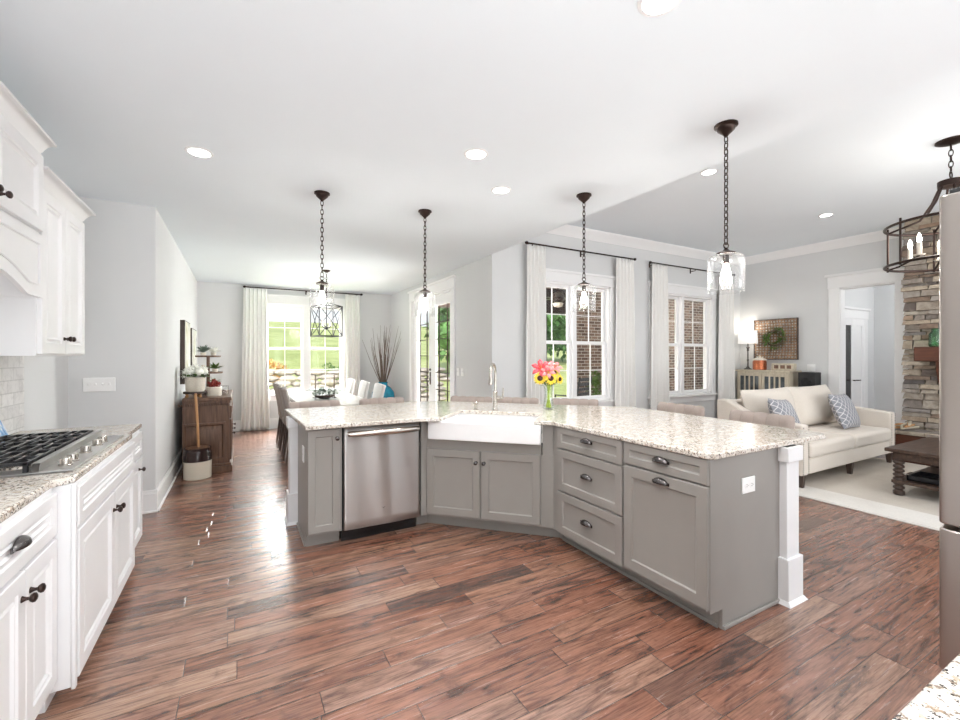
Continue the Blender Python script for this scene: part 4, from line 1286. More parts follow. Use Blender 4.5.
# ------------------------------------------------------------------ flowers on the island
VX, VY = 2.475, 3.17
vz = 0.914
v = thing('glass_vase', 'clear glass vase of flowers standing on the island worktop', 'vase', (VX, VY, vz))
MB().lathe([(0.045, 0), (0.052, 0.006), (0.05, 0.05), (0.038, 0.11), (0.035, 0.15), (0.045, 0.20), (0.05, 0.215), (0.046, 0.215), (0.041, 0.2), (0.031, 0.15), (0.034, 0.11), (0.046, 0.05), (0.046, 0.012), (0.0, 0.012)], n=28).build('vessel', M['vase'], v, smooth=60)
cdir = (Vector((0, 0)) - Vector((VX, VY))).normalized()
right = Vector((0.8746, -0.4848))
def at(dx, dz, dd=0.0):
    """dx to the camera's right, dd towards the camera, both metres from the vase axis"""
    return Vector((VX + right.x * dx + cdir.x * dd, VY + right.y * dx + cdir.y * dd, vz + dz))
def stem_pts(p, k):
    a = 2.4 * k
    foot = Vector((VX + 0.022 * math.cos(a), VY + 0.022 * math.sin(a), vz + 0.016))
    neck = Vector((VX - 0.012 * math.cos(a), VY - 0.012 * math.sin(a), vz + 0.2))
    return [foot, foot * 0.4 + neck * 0.6, neck, neck * 0.4 + p * 0.6, p]
def sunflower(p, face, r, k, label, petal=None):
    o = thing('sunflower', label, 'flower', tuple(p), 0, 'sunflowers in the glass vase')
    f = Vector(face).normalized(); u = f.cross(Vector((0, 0, 1))).normalized(); w_ = u.cross(f)
    m = MB()
    for ring, n, rr in ((0, 17, 1.0), (1, 13, 0.82)):
        for q in range(n):
            a = 2 * PI * (q + 0.5 * ring) / n + random.uniform(-.08, .08); d = u * math.cos(a) + w_ * math.sin(a) + f * random.uniform(-.1, .25)
            m.leaf(p + d * r * 0.28, d, r * 0.78 * rr, r * 0.3, up=f)
    m.build('petals', petal or M['petal_y'], o, True)
    rot = Vector((0, 0, 1)).rotation_difference(f).to_matrix().to_4x4()
    MB().lathe([(r * .4, -.004), (r * .42, .006), (r * .3, .014), (0, .016)], n=18, T=T(*p) @ rot).build('seed_disc', M['seed'], o, True)
    m = MB(); m.tube([p - f * 0.004] + [q for q in stem_pts(p - f * 0.03, k)][::-1], 0.004, 6); m.build('stem', M['stem'], o, True)
    m = MB()
    for q in range(4): m.leaf(p - f * 0.02, u * random.uniform(-1, 1) + w_ * random.uniform(-1, .2) - f * .2, r * 1.1, r * .5, up=f)
    m.build('leaves', M['leaf'], o, True)
cf = (cdir.x, cdir.y, 0.15)
sunflower(at(-0.078, 0.285, 0.05), cf, 0.06, 0, 'yellow sunflower with dark centre at the left of the bouquet')
sunflower(at(0.02, 0.285, 0.07), (cdir.x + .3, cdir.y, .2), 0.06, 1, 'yellow sunflower with dark centre in the middle of the bouquet')
sunflower(at(0.10, 0.275, 0.02), (cdir.x + .9, cdir.y - .3, .1), 0.048, 2, 'small sunflower turned to the right of the bouquet')
sunflower(at(0.055, 0.335, 0.0), (cdir.x + .4, cdir.y, .6), 0.04, 3, 'small yellow sunflower above the others at upper right')
def lily(p, face, r, k, mat, label):
    o = thing('lily', label, 'flower', tuple(p), 0, 'lilies in the glass vase')
    f = Vector(face).normalized(); u = f.cross(Vector((0, 0, 1)))
    if u.length < .1: u = Vector((1, 0, 0))
    u.normalize(); w_ = u.cross(f)
    m = MB()
    for q in range(6):
        a = 2 * PI * q / 6 + .3; d = u * math.cos(a) + w_ * math.sin(a)
        b = p - f * r * .5
        pts = [b, b + f * r * .5 + d * r * .28, b + f * r * .75 + d * r * .75, b + f * r * .6 + d * r * 1.12]
        s_ = d.cross(f)
        wd = [.03, .24, .26, .01]
        vs = []
        for pp_, ww in zip(pts, wd):
            vs += [pp_ + s_ * ww * r - f * r * .05, pp_ , pp_ - s_ * ww * r - f * r * .05]
        fs = []
        for j in range(3):
            for t_ in range(2): fs.append((3 * j + t_, 3 * j + t_ + 1, 3 * j + t_ + 4, 3 * j + t_ + 3))
        m.add(vs, fs)
    m.build('petals', mat, o, True, solid=0.0012, smooth=80)
    m = MB()
    for q in range(5):
        a = 2 * PI * q / 5; m.tube([p - f * r * .3, p + f * r * .45 + (u * math.cos(a) + w_ * math.sin(a)) * r * .15], [.0012, .002], 5)
    m.build('stamens', M['rust'], o, True)
    MB().tube([p - f * r * .45] + stem_pts(p - f * r * .6, k)[::-1][1:], 0.0035, 6).build('stem', M['stem'], o, True)
lily(at(-0.07, 0.375, 0.02), (cdir.x - .3, cdir.y, .7), 0.085, 4, M['petal_p'], 'deep coral pink lily at the upper left of the bouquet')
lily(at(-0.005, 0.345, 0.06), (cdir.x, cdir.y, .5), 0.065, 5, M['petal_l'], 'pale salmon lily in the middle above the sunflowers')
lily(at(0.055, 0.385, -0.01), (cdir.x + .5, cdir.y, .8), 0.072, 6, M['petal_l'], 'pale pink lily at the upper right of the bouquet')
lily(at(0.0, 0.385, -0.04), (cdir.x - .2, cdir.y + .4, 1.0), 0.06, 7, M['petal_w'], 'small white lily at the back of the bouquet')
m = MB()
gr = thing('bouquet_greens', 'green leaves filling the bouquet around the vase rim', 'foliage', (VX, VY, vz))
for k in range(26):
    a = random.uniform(0, 2 * PI); b = Vector((VX, VY, vz + .2)); m.leaf(b + Vector((math.cos(a) * .02, math.sin(a) * .02, random.uniform(0, .05))), (math.cos(a), math.sin(a), random.uniform(.2, 1.2)), random.uniform(.06, .1), .03)
m.build('leaves', M['leaf'], gr, True)
m = MB()
for k in range(6): m.tube(stem_pts(Vector((VX + random.uniform(-.03, .03), VY + random.uniform(-.03, .03), vz + .25)), k + .5), .003, 6)
m.build('stems', M['stem'], gr, True)

# ------------------------------------------------------------------ curtains and rods
def curtain(label, x0, x1, z0, z1, y, folds, flare=0.03, group=None, seed=0):
    o = thing('linen_curtain', label, 'curtain', ((x0 + x1) / 2, y, z0), 0, group)
    w_ = x1 - x0; h = z1 - z0
    m = MB(); rs = random.Random(seed); ph = [rs.uniform(-.5, .5) for _ in range(folds + 2)]
    def f(u, v):
        k = 1 + flare * (1 - v) ** 1.5 / max(w_, .01) * 2
        amp = 0.018 + 0.022 * (1 - v)
        if v > .96: amp *= .6
        t_ = u * folds * 2 * PI
        s_ = math.sin(t_ + ph[int(u * folds)] * (1 - v) * .8)
        return ((u - .5) * w_ * k + .006 * math.sin(v * 9 + u * 20) * (1 - v), amp * s_ + .008 * math.sin(2 * t_ + v * 3), h * v)
    m.grid(f, folds * 12, 30)
    m.build('cloth', M['linen'], o, solid=0.004, smooth=80, recalc=False)
    return o
def rod(label, x0, x1, z, y, ywall, nb=3, group=None):
    o = thing('curtain_rod', label, 'curtain rod', ((x0 + x1) / 2, y, z), 0, group)
    h = (x1 - x0) / 2
    MB().tube([(-h, 0, 0), (h, 0, 0)], 0.011, 10).build('pole', M['bronze'], o)
    for s in (-1, 1): MB().ball((s * (h + .015), 0, 0), (.03, .022, .022)).build('finial', M['bronze'], o)
    for k in range(nb):
        x = -h + .08 + (2 * h - .16) * k / (nb - 1)
        m = MB(); m.tube([(x, ywall - y, -.03), (x, .0, -.025), (x, 0, -.011)], 0.006, 8); m.box(x - .012, ywall - y - .008, -.06, x + .012, ywall - y, .02); m.build('bracket', M['bronze'], o)
GC = 'white linen curtains'; GR = 'dark curtain rods'
rod('dark curtain rod above the dining window', 0.10, 2.22, 2.685, YD - 0.11, YD, 3, GR)
rod('dark curtain rod above the left living room window', 3.41, 5.46, 2.93, YL - 0.10, YL, 3, GR)
rod('dark curtain rod above the right living room window', 5.85, 8.12, 2.92, YL - 0.10, YL, 3, GR)
curtain('white curtain on the left of the dining window, reaching the floor', 0.06, 0.46, 0.01, 2.67, YD - 0.11, 6, 0.045, GC, 1)
curtain('white curtain on the right of the dining window, behind dining chairs', 1.90, 2.20, 0.01, 2.67, YD - 0.11, 5, 0.02, GC, 2)
curtain('white curtain at the left of the left living room window', 3.40, 3.71, 0.01, 2.915, YL - 0.10, 5, 0.01, GC, 3)
curtain('white curtain at the right of the left living room window', 5.07, 5.45, 0.01, 2.915, YL - 0.10, 5, 0.02, GC, 4)
curtain('white curtain at the left of the right living room window', 5.88, 6.25, 0.01, 2.905, YL - 0.10, 5, 0.02, GC, 5)
curtain('white curtain in the corner, right of the right living room window', 7.68, 8.10, 0.01, 2.905, YL - 0.10, 5, 0.01, GC, 6)

# ------------------------------------------------------------------ dining area
dt = thing('dining_table', 'long pale dining table in front of the dining window', 'table', (1.17, 7.1, 0))
TW, TL = 0.48, 1.27
MB().box(-TW, -TL, 0.715, TW, TL, 0.76).build('tabletop', M['tablewood'], dt, bev=0.006)
MB().box(-TW + .08, -TL + .1, 0.62, TW - .08, TL - .1, 0.715).build('apron', M['darkwood'], dt, bev=0.004)
for sx in (-1, 1):
    for sy in (-1, 1): MB().lathe([(.03, 0), (.035, .05), (.028, .1), (.045, .3), (.035, .5), (.05, .54), (.05, .62)], (sx * .08, sy * .70, 0), 16).build('leg', M['darkwoodz'], dt)
def make_dchair(mat, legm):
    c = thing('dining_chair', 'x', 'chair', (0, 0, 0), 0, 'dining chairs round the table')
    MB().box(-.23, -.23, .40, .23, .22, .50).build('seat', mat, c, bev=.03, seg=3)
    def f(u, v):
        x = -.215 + .43 * u; return (x, .2 + .09 * v ** 1.5 - .03 * math.sin(PI * u), .44 + .53 * v + .02 * math.sin(PI * u) * v)
    MB().grid(f, 10, 10).build('backrest', mat, c, solid=.055, smooth=60, recalc=False, bev=.012)
    for sx in (-1, 1):
        MB().hexa([(sx * .19 - .014, -.205, 0), (sx * .19 + .014, -.205, 0), (sx * .19 + .014, -.177, 0), (sx * .19 - .014, -.177, 0)], [(sx * .2 - .022, -.215, .42), (sx * .2 + .022, -.215, .42), (sx * .2 + .022, -.17, .42), (sx * .2 - .022, -.17, .42)]).build('leg', legm, c)
        MB().hexa([(sx * .19 - .014, .236, 0), (sx * .19 + .014, .236, 0), (sx * .19 + .014, .264, 0), (sx * .19 - .014, .264, 0)], [(sx * .2 - .022, .165, .42), (sx * .2 + .022, .165, .42), (sx * .2 + .022, .21, .42), (sx * .2 - .022, .21, .42)]).build('leg', legm, c)
    return c
ch = make_dchair(M['taupe2'], M['darkwoodz'])
spots = [(0.78, 6.33, 90, 'grey dining chair on the left side of the table, nearest the island'), (0.78, 6.95, 90, 'grey dining chair in the middle of the left side of the table'), (0.78, 7.60, 90, 'grey dining chair on the left side of the table, nearest the window')]
for i, (x, y, r, lab) in enumerate(spots):
    o = ch if i == 0 else dup(ch, (0, 0, 0), 0, lab)
    o.location = (x, y, 0); o.rotation_euler = (0, 0, math.radians(r)); o['label'] = lab
ch2 = make_dchair(M['slip'], M['darkwoodz'])
spots = [(1.58, 6.48, -90, 'pale dining chair on the right side of the table, nearest the blue vase'), (1.56, 7.30, -90, 'pale dining chair in the middle of the right side of the table'), (1.52, 8.10, -90, 'pale dining chair on the right side of the table, nearest the right dining curtain')]
for i, (x, y, r, lab) in enumerate(spots):
    o = ch2 if i == 0 else dup(ch2, (0, 0, 0), 0, lab)
    o.location = (x, y, 0); o.rotation_euler = (0, 0, math.radians(r)); o['label'] = lab
cp = thing('table_centrepiece', 'grey-green leafy centrepiece bowl on the dining table', 'centrepiece', (1.12, 6.85, 0.76))
MB().lathe([(.06, 0), (.14, .03), (.16, .06), (.14, .055), (.05, .02)], n=20).build('bowl', M['darkwoodz'], cp)
m = MB()
for k in range(170):
    a = random.uniform(0, 2 * PI); r_ = random.uniform(.02, .2); m.leaf((r_ * math.cos(a) * 1.1, r_ * math.sin(a), .05 + random.uniform(0, .08)), (math.cos(a), math.sin(a), random.uniform(-.3, 1.0)), random.uniform(.06, .11), .035)
m.build('leaves', M['sage'], cp)
for (x, y, lab) in ((1.02, 7.05, 'thin dark taper candle left behind the centrepiece on the dining table'), (1.28, 6.95, 'thin dark taper candle right of the centrepiece on the dining table')):
    t_ = thing('taper_candle', lab, 'candle', (x, y, .76), 0, 'taper candles on the dining table')
    MB().lathe([(.04, 0), (.04, .008), (.012, .015), (.01, .06), (.016, .07), (.012, .075)], n=14).build('holder', M['bronze'], t_)
    MB().lathe([(.010, .07), (.009, .34), (.003, .35)], n=10).build('candle', M['twig'], t_)
bv = thing('floor_vase', 'turquoise glazed vase holding bare twigs in the far dining corner', 'vase', (2.52, 8.55, 0))
MB().lathe([(.12, 0), (.15, .02), (.21, .28), (.235, .52), (.215, .68), (.14, .78), (.09, .81), (.085, .86), (.10, .88), (.085, .875), (.075, .83)], n=28).build('body', M['blue'], bv)
tw = thing('twig_bundle', 'tall bare twigs standing in the turquoise vase', 'twigs', (2.52, 8.55, .58))
for k in range(34):
    a = random.uniform(0, 2 * PI); s = random.uniform(.1, .55); h = random.uniform(.75, 1.2)
    p1 = Vector((.045 * math.cos(a), .045 * math.sin(a), .25)); p2 = Vector((s * .45 * math.cos(a), s * .45 * math.sin(a), .25 + h * .5)); p3 = Vector((s * .75 * math.cos(a + .2), s * .75 * math.sin(a + .2), .25 + h))
    MB().tube([(0, 0, 0), p1, p2, p3], [.007, .007, .005, .002], 5).build('twig', M['twig'], tw)
ln = thing('lantern_pendant', 'dark open-frame lantern pendant hanging over the dining table', 'pendant light', (1.19, 7.1, CK), 12)
MB().lathe([(.06, 0), (.06, -.012), (.02, -.035)], n=18).build('canopy', M['bronze'], ln)
chain(MB(), -.035, -.50).build('chain', M['bronze'], ln)
m = MB(); a, zt, zb_ = .18, -.57, -1.03; r_ = .008
cs = [(-a, -a), (a, -a), (a, a), (-a, a)]
for k in range(4):
    p, q = cs[k], cs[(k + 1) % 4]
    for z in (zt, zb_): m.tube([(p[0], p[1], z), (q[0], q[1], z)], r_, 6)
    m.tube([(p[0], p[1], zt), (p[0], p[1], zb_)], r_, 6)
    m.tube([(p[0], p[1], zt), (q[0], q[1], zb_)], r_ * .75, 6); m.tube([(q[0], q[1], zt), (p[0], p[1], zb_)], r_ * .75, 6)
    m.tube([(p[0], p[1], zt), (0, 0, -.5)], r_ * .7, 6)
m.build('cage', M['iron'], ln)
m = MB(); m.tube([(0, 0, -.5), (0, 0, -.88)], .008, 8); m.lathe([(.03, -.88), (.035, -.9), (.01, -.93)], n=14)
for k in range(4):
    t_ = PI / 2 * k + .4; m.tube([(0, 0, -.88), (.05 * math.cos(t_), .05 * math.sin(t_), -.9), (.09 * math.cos(t_), .09 * math.sin(t_), -.87)], .006, 6)
m.build('candle_arms', M['iron'], ln)
for k in range(4):
    t_ = PI / 2 * k + .4; MB().lathe([(.02, -.875), (.02, -.865), (.011, -.86), (.011, -.78), (.005, -.77)], (.09 * math.cos(t_), .09 * math.sin(t_), 0), 12).build('candle', M['cream'], ln)

light('dining_lantern_fill', 'POINT', (1.19, 7.1, CK - .8), 9, color=(1, .96, .9), shadow_soft_size=.12)  # added fill for the dining room; the lantern candles are unlit
# sideboard and what stands on it
sbd = thing('sideboard', 'brown wooden sideboard against the left dining wall', 'sideboard', (-0.085, 6.10, 0), 90)
# local x along +Y, -y towards +X ; depth .56
L_, D_ = 1.35, .50
m = MB(); m.box(.03, .02, .08, L_ - .03, D_, .85); m.build('body', M['brownwood'], sbd, bev=.003)
MB().box(0, 0, .86, L_, D_, .90).build('top', M['brownwood'], sbd, bev=.006)
m = MB(); m.box(.015, .01, .83, L_ - .015, D_, .86)
for k in range(22): m.box(.012, .03 + k * .0235, .805, .03, .043 + k * .0235, .83)
m.build('dentil_moulding', M['brownwood'], sbd, bev=.002)
m = MB(); m.box(.0, -.012, 0, L_, D_, .07); m.box(.012, .004, .07, L_ - .012, D_, .1); m.build('plinth', M['brownwood'], sbd, bev=.006)
MB().rings([(D_ * 0 + .06, .14, .50, .60, 0), (.06, .14, .50, .60, -.02), (.085, .165, .475, .575, -.02), (.10, .18, .46, .56, -.002), (.13, .21, .43, .53, -.002), (.15, .23, .41, .51, -.014)]).build('side_panel', M['brownwood'], sbd)
sp_ = [o for o in kids(sbd) if o.name.startswith('side_panel')][0]
sp_.matrix_parent_inverse = Matrix.Translation((.03, 0, 0)) @ Matrix.Rotation(-PI / 2, 4, 'Z') @ Matrix.Translation((-.56, 0, 0))
for k in range(3):
    x0_ = .05 + k * .42; door(sbd, 'drawer', x0_, .64, x0_ + .40, .79, 0.0, M['brownwood'], .03)
    d = door(sbd, 'door', x0_, .13, x0_ + .40, .62, 0.0, M['brownwood'], .06); knob(d, x0_ + .36, 0.0, .4, M['bronze'])
tz = .90
rs_ = thing('wooden_riser', 'small footed wooden riser under the flower pot on the sideboard', 'riser', (-.47, 6.30, tz))
MB().lathe([(.12, .045), (.125, .05), (.125, .065), (.12, .07)], n=24).build('top', M['darkwoodz'], rs_)
for k in range(3):
    a = 2 * PI * k / 3 + 1.2; MB().lathe([(.014, 0), (.022, .012), (.012, .024), (.018, .045)], (.085 * math.cos(a), .085 * math.sin(a), 0), 12).build('leg', M['lightwood'], rs_)
fp = thing('flower_pot', 'round pale pot of white hydrangeas on the wooden riser', 'plant pot', (-.47, 6.30, tz + .07))
MB().lathe([(.09, 0), (.10, .02), (.105, .15), (.11, .175), (.098, .175), (.09, .15)], n=26).build('pot', M['concretepot'], fp)
for k in range(7):
    a = 2 * PI * k / 6; r_ = .085 if k < 6 else 0; c = (r_ * math.cos(a), r_ * math.sin(a), .23 + (.04 if k == 6 else random.uniform(-.02, .02)))
    m = MB(); m.ball(c, .05, 12, 8); clump(m, c, .052, 60, .03); m.build('hydrangea', M['petal_w'], fp)
m = MB()
for k in range(40):
    a = random.uniform(0, 2 * PI); m.leaf((.08 * math.cos(a), .08 * math.sin(a), .18), (math.cos(a), math.sin(a), random.uniform(-.1, .8)), random.uniform(.06, .1), .045)
m.build('leaves', M['leaf'], fp)
tt = thing('tiered_tray', 'three-tier wooden stand of small decorations on the sideboard', 'tiered stand', (-.36, 6.75, tz))
MB().lathe([(.02, 0), (.02, .49)], n=12).build('post', M['brownwood'], tt)
for z, r_ in ((0.02, .2), (.27, .16), (.485, .14)):
    MB().lathe([(r_, 0), (r_ + .006, .006), (r_ + .006, .022), (r_ - .01, .022), (r_ - .012, .012), (0, .012)], (0, 0, z), 26).build('tier', M['brownwood'], tt)
def small(name, label, cat, loc, prof, mat, leafm=None, n=14, lr=.03, lz=.05):
    o = thing(name, label, cat, loc)
    MB().lathe(prof, n=16).build('vessel', mat, o)
    if leafm:
        m = MB()
        for k in range(n * 2):
            a = random.uniform(0, 2 * PI); m.leaf((random.uniform(0, .015) * math.cos(a), .01 * math.sin(a), lz), (math.cos(a), math.sin(a), random.uniform(.2, 1.6)), lr * random.uniform(.8, 1.6), lr * .5)
        m.build('sprigs', leafm, o)
    return o
pot = [(.028, 0), (.034, .05), (.03, .05), (.026, .03)]
small('tiny_pot', 'tiny white pot with greenery on the top tier, left side', 'plant pot', (-.41, 6.68, tz + .497), pot, M['cream'], M['sage'], 18, .085)
small('tiny_pot', 'tiny white pot with white blooms on the top tier, right side', 'plant pot', (-.30, 6.72, tz + .497), pot, M['cream'], M['petal_w'], 18, .07)
small('tiny_pot', 'tiny white pot with green sprigs on the middle tier, right side', 'plant pot', (-.28, 6.68, tz + .282), pot, M['cream'], M['leaf'], 16, .08)
small('white_jar', 'small white jar on the middle tier of the stand', 'jar', (-.41, 6.69, tz + .282), [(.035, 0), (.04, .02), (.04, .07), (.025, .085), (.025, .1), (.02, .1)], M['cream'])
o = small('white_planter', 'square-looking white planter filled with red berries in front of the tiered stand', 'planter', (-.28, 6.40, tz), [(.08, 0), (.085, .01), (.085, .11), (.078, .115), (.07, .10)], M['cream'])
m = MB()
for k in range(60):
    a = random.uniform(0, 2 * PI); r_ = random.uniform(0, .07); m.ball((r_ * math.cos(a), r_ * math.sin(a), .11 + random.uniform(0, .09) * (1 - r_ * 6)), .016, 8, 6)
m.build('berries', M['red'], o)
m = MB()
for k in range(14):
    a = random.uniform(0, 2 * PI); m.leaf((0, 0, .16), (math.cos(a), math.sin(a), random.uniform(.3, 1)), .1, .03)
m.build('leaves', M['leaf'], o)
gb = thing('glass_box', 'small clear glass box at the front edge of the sideboard', 'glass box', (-.20, 6.55, tz))
MB().box(-.07, -.09, 0, .07, .09, .11).build('panes', M['glass'], gb)
m = MB()
for p in ((-.07, -.09), (.07, -.09), (.07, .09), (-.07, .09)): m.tube([(p[0], p[1], 0), (p[0], p[1], .11)], .003, 6)
m.tube([(-.07, -.09, .11), (.07, -.09, .11), (.07, .09, .11), (-.07, .09, .11)], .003, 6, True); m.build('edges', M['chrome'], gb)
pfm = thing('small_frame', 'small dark picture frame standing behind the flower pot on the sideboard', 'photo frame', (-.52, 7.0, tz))
MB().rings([(-.07, 0.17, .07, .34, .012), (-.07, .17, .07, .34, 0), (-.055, .185, .055, .325, 0), (-.052, .188, .052, .322, .006)]).build('frame', M['iron'], pfm)
m = MB(); m.tube([(0, .03, 0), (0, .01, .25)], .006, 6); m.box(-.05, -.02, 0, .05, .05, .012); m.box(-.06, -.01, .155, .06, .02, .172); m.build('easel', M['iron'], pfm)

# paintings on the left dining wall
def canvas(label, y0, y1, z0, z1, mat, dep=.05):
    o = thing('canvas_painting', label, 'painting', (XW, (y0 + y1) / 2, (z0 + z1) / 2), 90, 'paintings on the left dining wall')
    w_, h = (y1 - y0) / 2, (z1 - z0) / 2
    MB().box(-w_, -dep, -h, w_, 0, h).build('stretcher', M['darkwoodz'], o)
    MB().box(-w_ + .012, -dep - .003, -h + .012, w_ - .012, -dep, h - .012).build('picture', mat, o)
canvas('painting with a thick dark edge on the left wall, above the flower pot', 6.67, 7.38, 1.04, 1.86, M['art_a'], .05)
canvas('smaller painting further along the left wall, above the tiered stand', 7.75, 8.55, 1.2, 1.82, M['art_b'], .04)

cr = thing('stoneware_crock', 'two-tone brown and cream stoneware crock on the floor by the sideboard', 'crock', (-.42, 5.93, 0))
MB().lathe([(.125, 0), (.138, .01), (.142, .2), (.142, .29), (.132, .325), (.136, .335), (.136, .35), (.122, .35), (.118, .3)], n=32).build('body', M['crock'], cr)
MB().lathe([(.12, .335), (.12, .352), (.03, .356), (.0, .356)], n=28).build('lid', M['brownwood'], cr)
dsh = tag(MB().tube([(-.41, 5.93, .30), (-.42, 5.925, .62), (-.44, 5.92, .97)], .014, 10).build('churn_handle', M['lightwood'], None), 'honey-coloured wooden dasher handle rising from the stoneware crock', 'handle')
wallplate('outlet', 'white outlet with a black plug left of the dining curtain', 'outlet', (-.28, YD, .42), 0, .075, .118, 1, outlet=True)
pc_ = thing('power_cord', 'black plug and cord hanging from the outlet by the dining curtain', 'cord', (-.28, YD - .01, .42))
MB().box(-.03, -.05, -.05, .03, 0, .04).build('plug', M['black'], pc_, bev=.006)
MB().tube([(0, -.03, -.03), (-.02, -.04, -.15), (-.1, -.06, -.28), (-.2, -.1, -.22), (-.3, -.3, -.1)], .006, 6).build('cable', M['black'], pc_)

# ------------------------------------------------------------------ living room
rg = thing('area_rug', 'large cream rug under the sofa and coffee table', 'rug', (0, 0, 0))
MB().box(4.88, 0.2, 0.001, 7.6, 3.05, .013).build('pile', M['rug'], rg, bev=.004)
m = MB(); m.tube([(4.90, .22, .012), (7.58, .22, .012), (7.58, 3.03, .012), (4.90, 3.03, .012)], .006, 6, True); m.build('border', M['rug'], rg)

sf = thing('sofa', 'cream upholstered sofa with sloping arms on the rug', 'sofa', (5.12, 2.30, .014))
SL, SDp = 2.34, .95
m = MB(); m.box(.13, .03, .13, SL - .13, SDp - .1, .30); m.build('base', M['sofa'], sf, bev=.015)
for k in range(2):
    x0_ = .135 + k * (SL - .27) / 2; x1_ = x0_ + (SL - .27) / 2 - .006
    MB().box(x0_, .0, .30, x1_, .70, .46).build('seat_cushion', M['sofa'], sf, bev=.045, seg=4)
for s, x0_ in ((0, 0.0), (1, SL - .13)):
    prof = [(.02, .13), (SDp, .13), (SDp, .86), (SDp - .12, .86), (SDp - .3, .76), (SDp - .45, .70), (.02, .66), (0.02, .66)]
    prof = prof[:-1]
    m = MB(); n = len(prof)
    m.add([(x0_, y, z) for y, z in prof] + [(x0_ + .13, y, z) for y, z in prof], [tuple(range(n)), tuple(range(n, 2 * n))] + [(i, (i + 1) % n, n + (i + 1) % n, n + i) for i in range(n)])
    a_ = m.build('arm', M['sofa'], sf, bev=.02, seg=3)
    m = MB()
    for xx in (x0_ + .012, x0_ + .118):
        for k in range(24): m.ball((xx, .016, .15 + k * .021), (.007, .005, .007), 8, 5)
    m.build('nailheads', M['chrome'], a_)
m = MB(); m.hexa([(.13, SDp - .2, .3), (SL - .13, SDp - .2, .3), (SL - .13, SDp, .13), (.13, SDp, .13)], [(.13, SDp - .13, .84), (SL - .13, SDp - .13, .84), (SL - .13, SDp, .84), (.13, SDp, .84)])
m.build('back', M['sofa'], sf, bev=.02, seg=3)
def cushion_mb(w_, h, t_, n=16):
    m = MB()
    def f(u, v, s):
        a, b = 2 * u - 1, 2 * v - 1
        e = max(0.0, (1 - abs(a) ** 3.0)) * max(0.0, (1 - abs(b) ** 3.0))
        k = 1 - .06 * (1 - abs(a)) * (abs(b)) - 0
        return (a * w_ / 2 * (1 - .05 * (1 - b * b)), s * t_ / 2 * e ** .55, b * h / 2 * (1 - .05 * (1 - a * a)))
    m.grid(lambda u, v: f(u, v, -1), n, n); m.grid(lambda u, v: f(u, v, 1), n, n)
    return m
for k in range(2):
    x0_ = .14 + (k + .5) * (SL - .28) / 2
    o = cushion_mb((SL - .28) / 2 + .06, .54, .26).build('back_cushion', M['sofa'], sf, smooth=70)
    o.location = (x0_, SDp - .28, .72); o.rotation_euler = (math.radians(-14), 0, 0)
for x in (.06, SL / 2, SL - .06):
    for y in (.06, SDp - .06):
        MB().hexa([(x - .02, y - .02, 0), (x + .02, y - .02, 0), (x + .02, y + .02, 0), (x - .02, y + .02, 0)], [(x - .032, y - .032, .135), (x + .032, y - .032, .135), (x + .032, y + .032, .135), (x - .032, y + .032, .135)]).build('leg', M['darkwoodz'], sf)
def pillow(label, loc, rx, rz, ry=0):
    o = cushion_mb(.56, .46, .17).build('throw_pillow', M['lattice'], None, smooth=70)
    o.location = loc; o.rotation_euler = (math.radians(rx), math.radians(ry), math.radians(rz))
    tag(o, label, 'pillow', 'grey lattice pillows on the sofa')
pillow('grey lattice pillow leaning at the left end of the sofa', (5.36, 2.60, .70), -22, 8, 5)
pillow('larger grey lattice pillow leaning near the right arm of the sofa', (6.86, 2.63, .69), -22, 4, 2)

ct = thing('coffee_table', 'dark wooden coffee table with bobbin-turned legs on the rug', 'coffee table', (5.68, 0.85, .014))
CX, CY = 1.2, 1.0
MB().box(0, 0, .43, CX, CY, .466).build('tabletop', M['darkwood'], ct, bev=.006)
m = MB(); m.box(.05, .05, .355, CX - .05, CY - .05, .43); m.build('apron', M['darkwood'], ct, bev=.003)
MB().box(.04, .04, .12, CX - .04, CY - .04, .15).build('shelf', M['darkwood'], ct, bev=.004)
for x in (.085, CX - .085):
    for y in (.085, CY - .085):
        pr = [(.03, 0), (.045, .01), (.045, .04), (.03, .05)]
        for k in range(7):
            z = .055 + k * .042
            pr += [(.028, z), (.042, z + .010), (.046, z + .020), (.042, z + .030), (.028, z + .040)]
        pr += [(.045, .355), (.045, .36)]
        MB().lathe(pr, (x, y, 0), 18).build('leg', M['darkwoodz'], ct)
bk = thing('serving_tray', 'small dark tray on the lower shelf of the coffee table', 'tray', (5.97, 1.50, .166))
m = MB(); m.box(-.16, -.22, 0, .16, .22, .012); m.box(-.16, -.22, 0, -.145, .22, .05); m.box(.145, -.22, 0, .16, .22, .05); m.box(-.16, .205, 0, .16, .22, .05); m.box(-.16, -.22, 0, .16, -.205, .05); m.build('box', M['iron'], bk, bev=.003)
m = MB()
for s in (-1, 1): m.tube([(-.06, s * .222, .03), (-.05, s * .25, .04), (.05, s * .25, .04), (.06, s * .222, .03)], .007, 6)
m.build('handles', M['chrome'], bk)

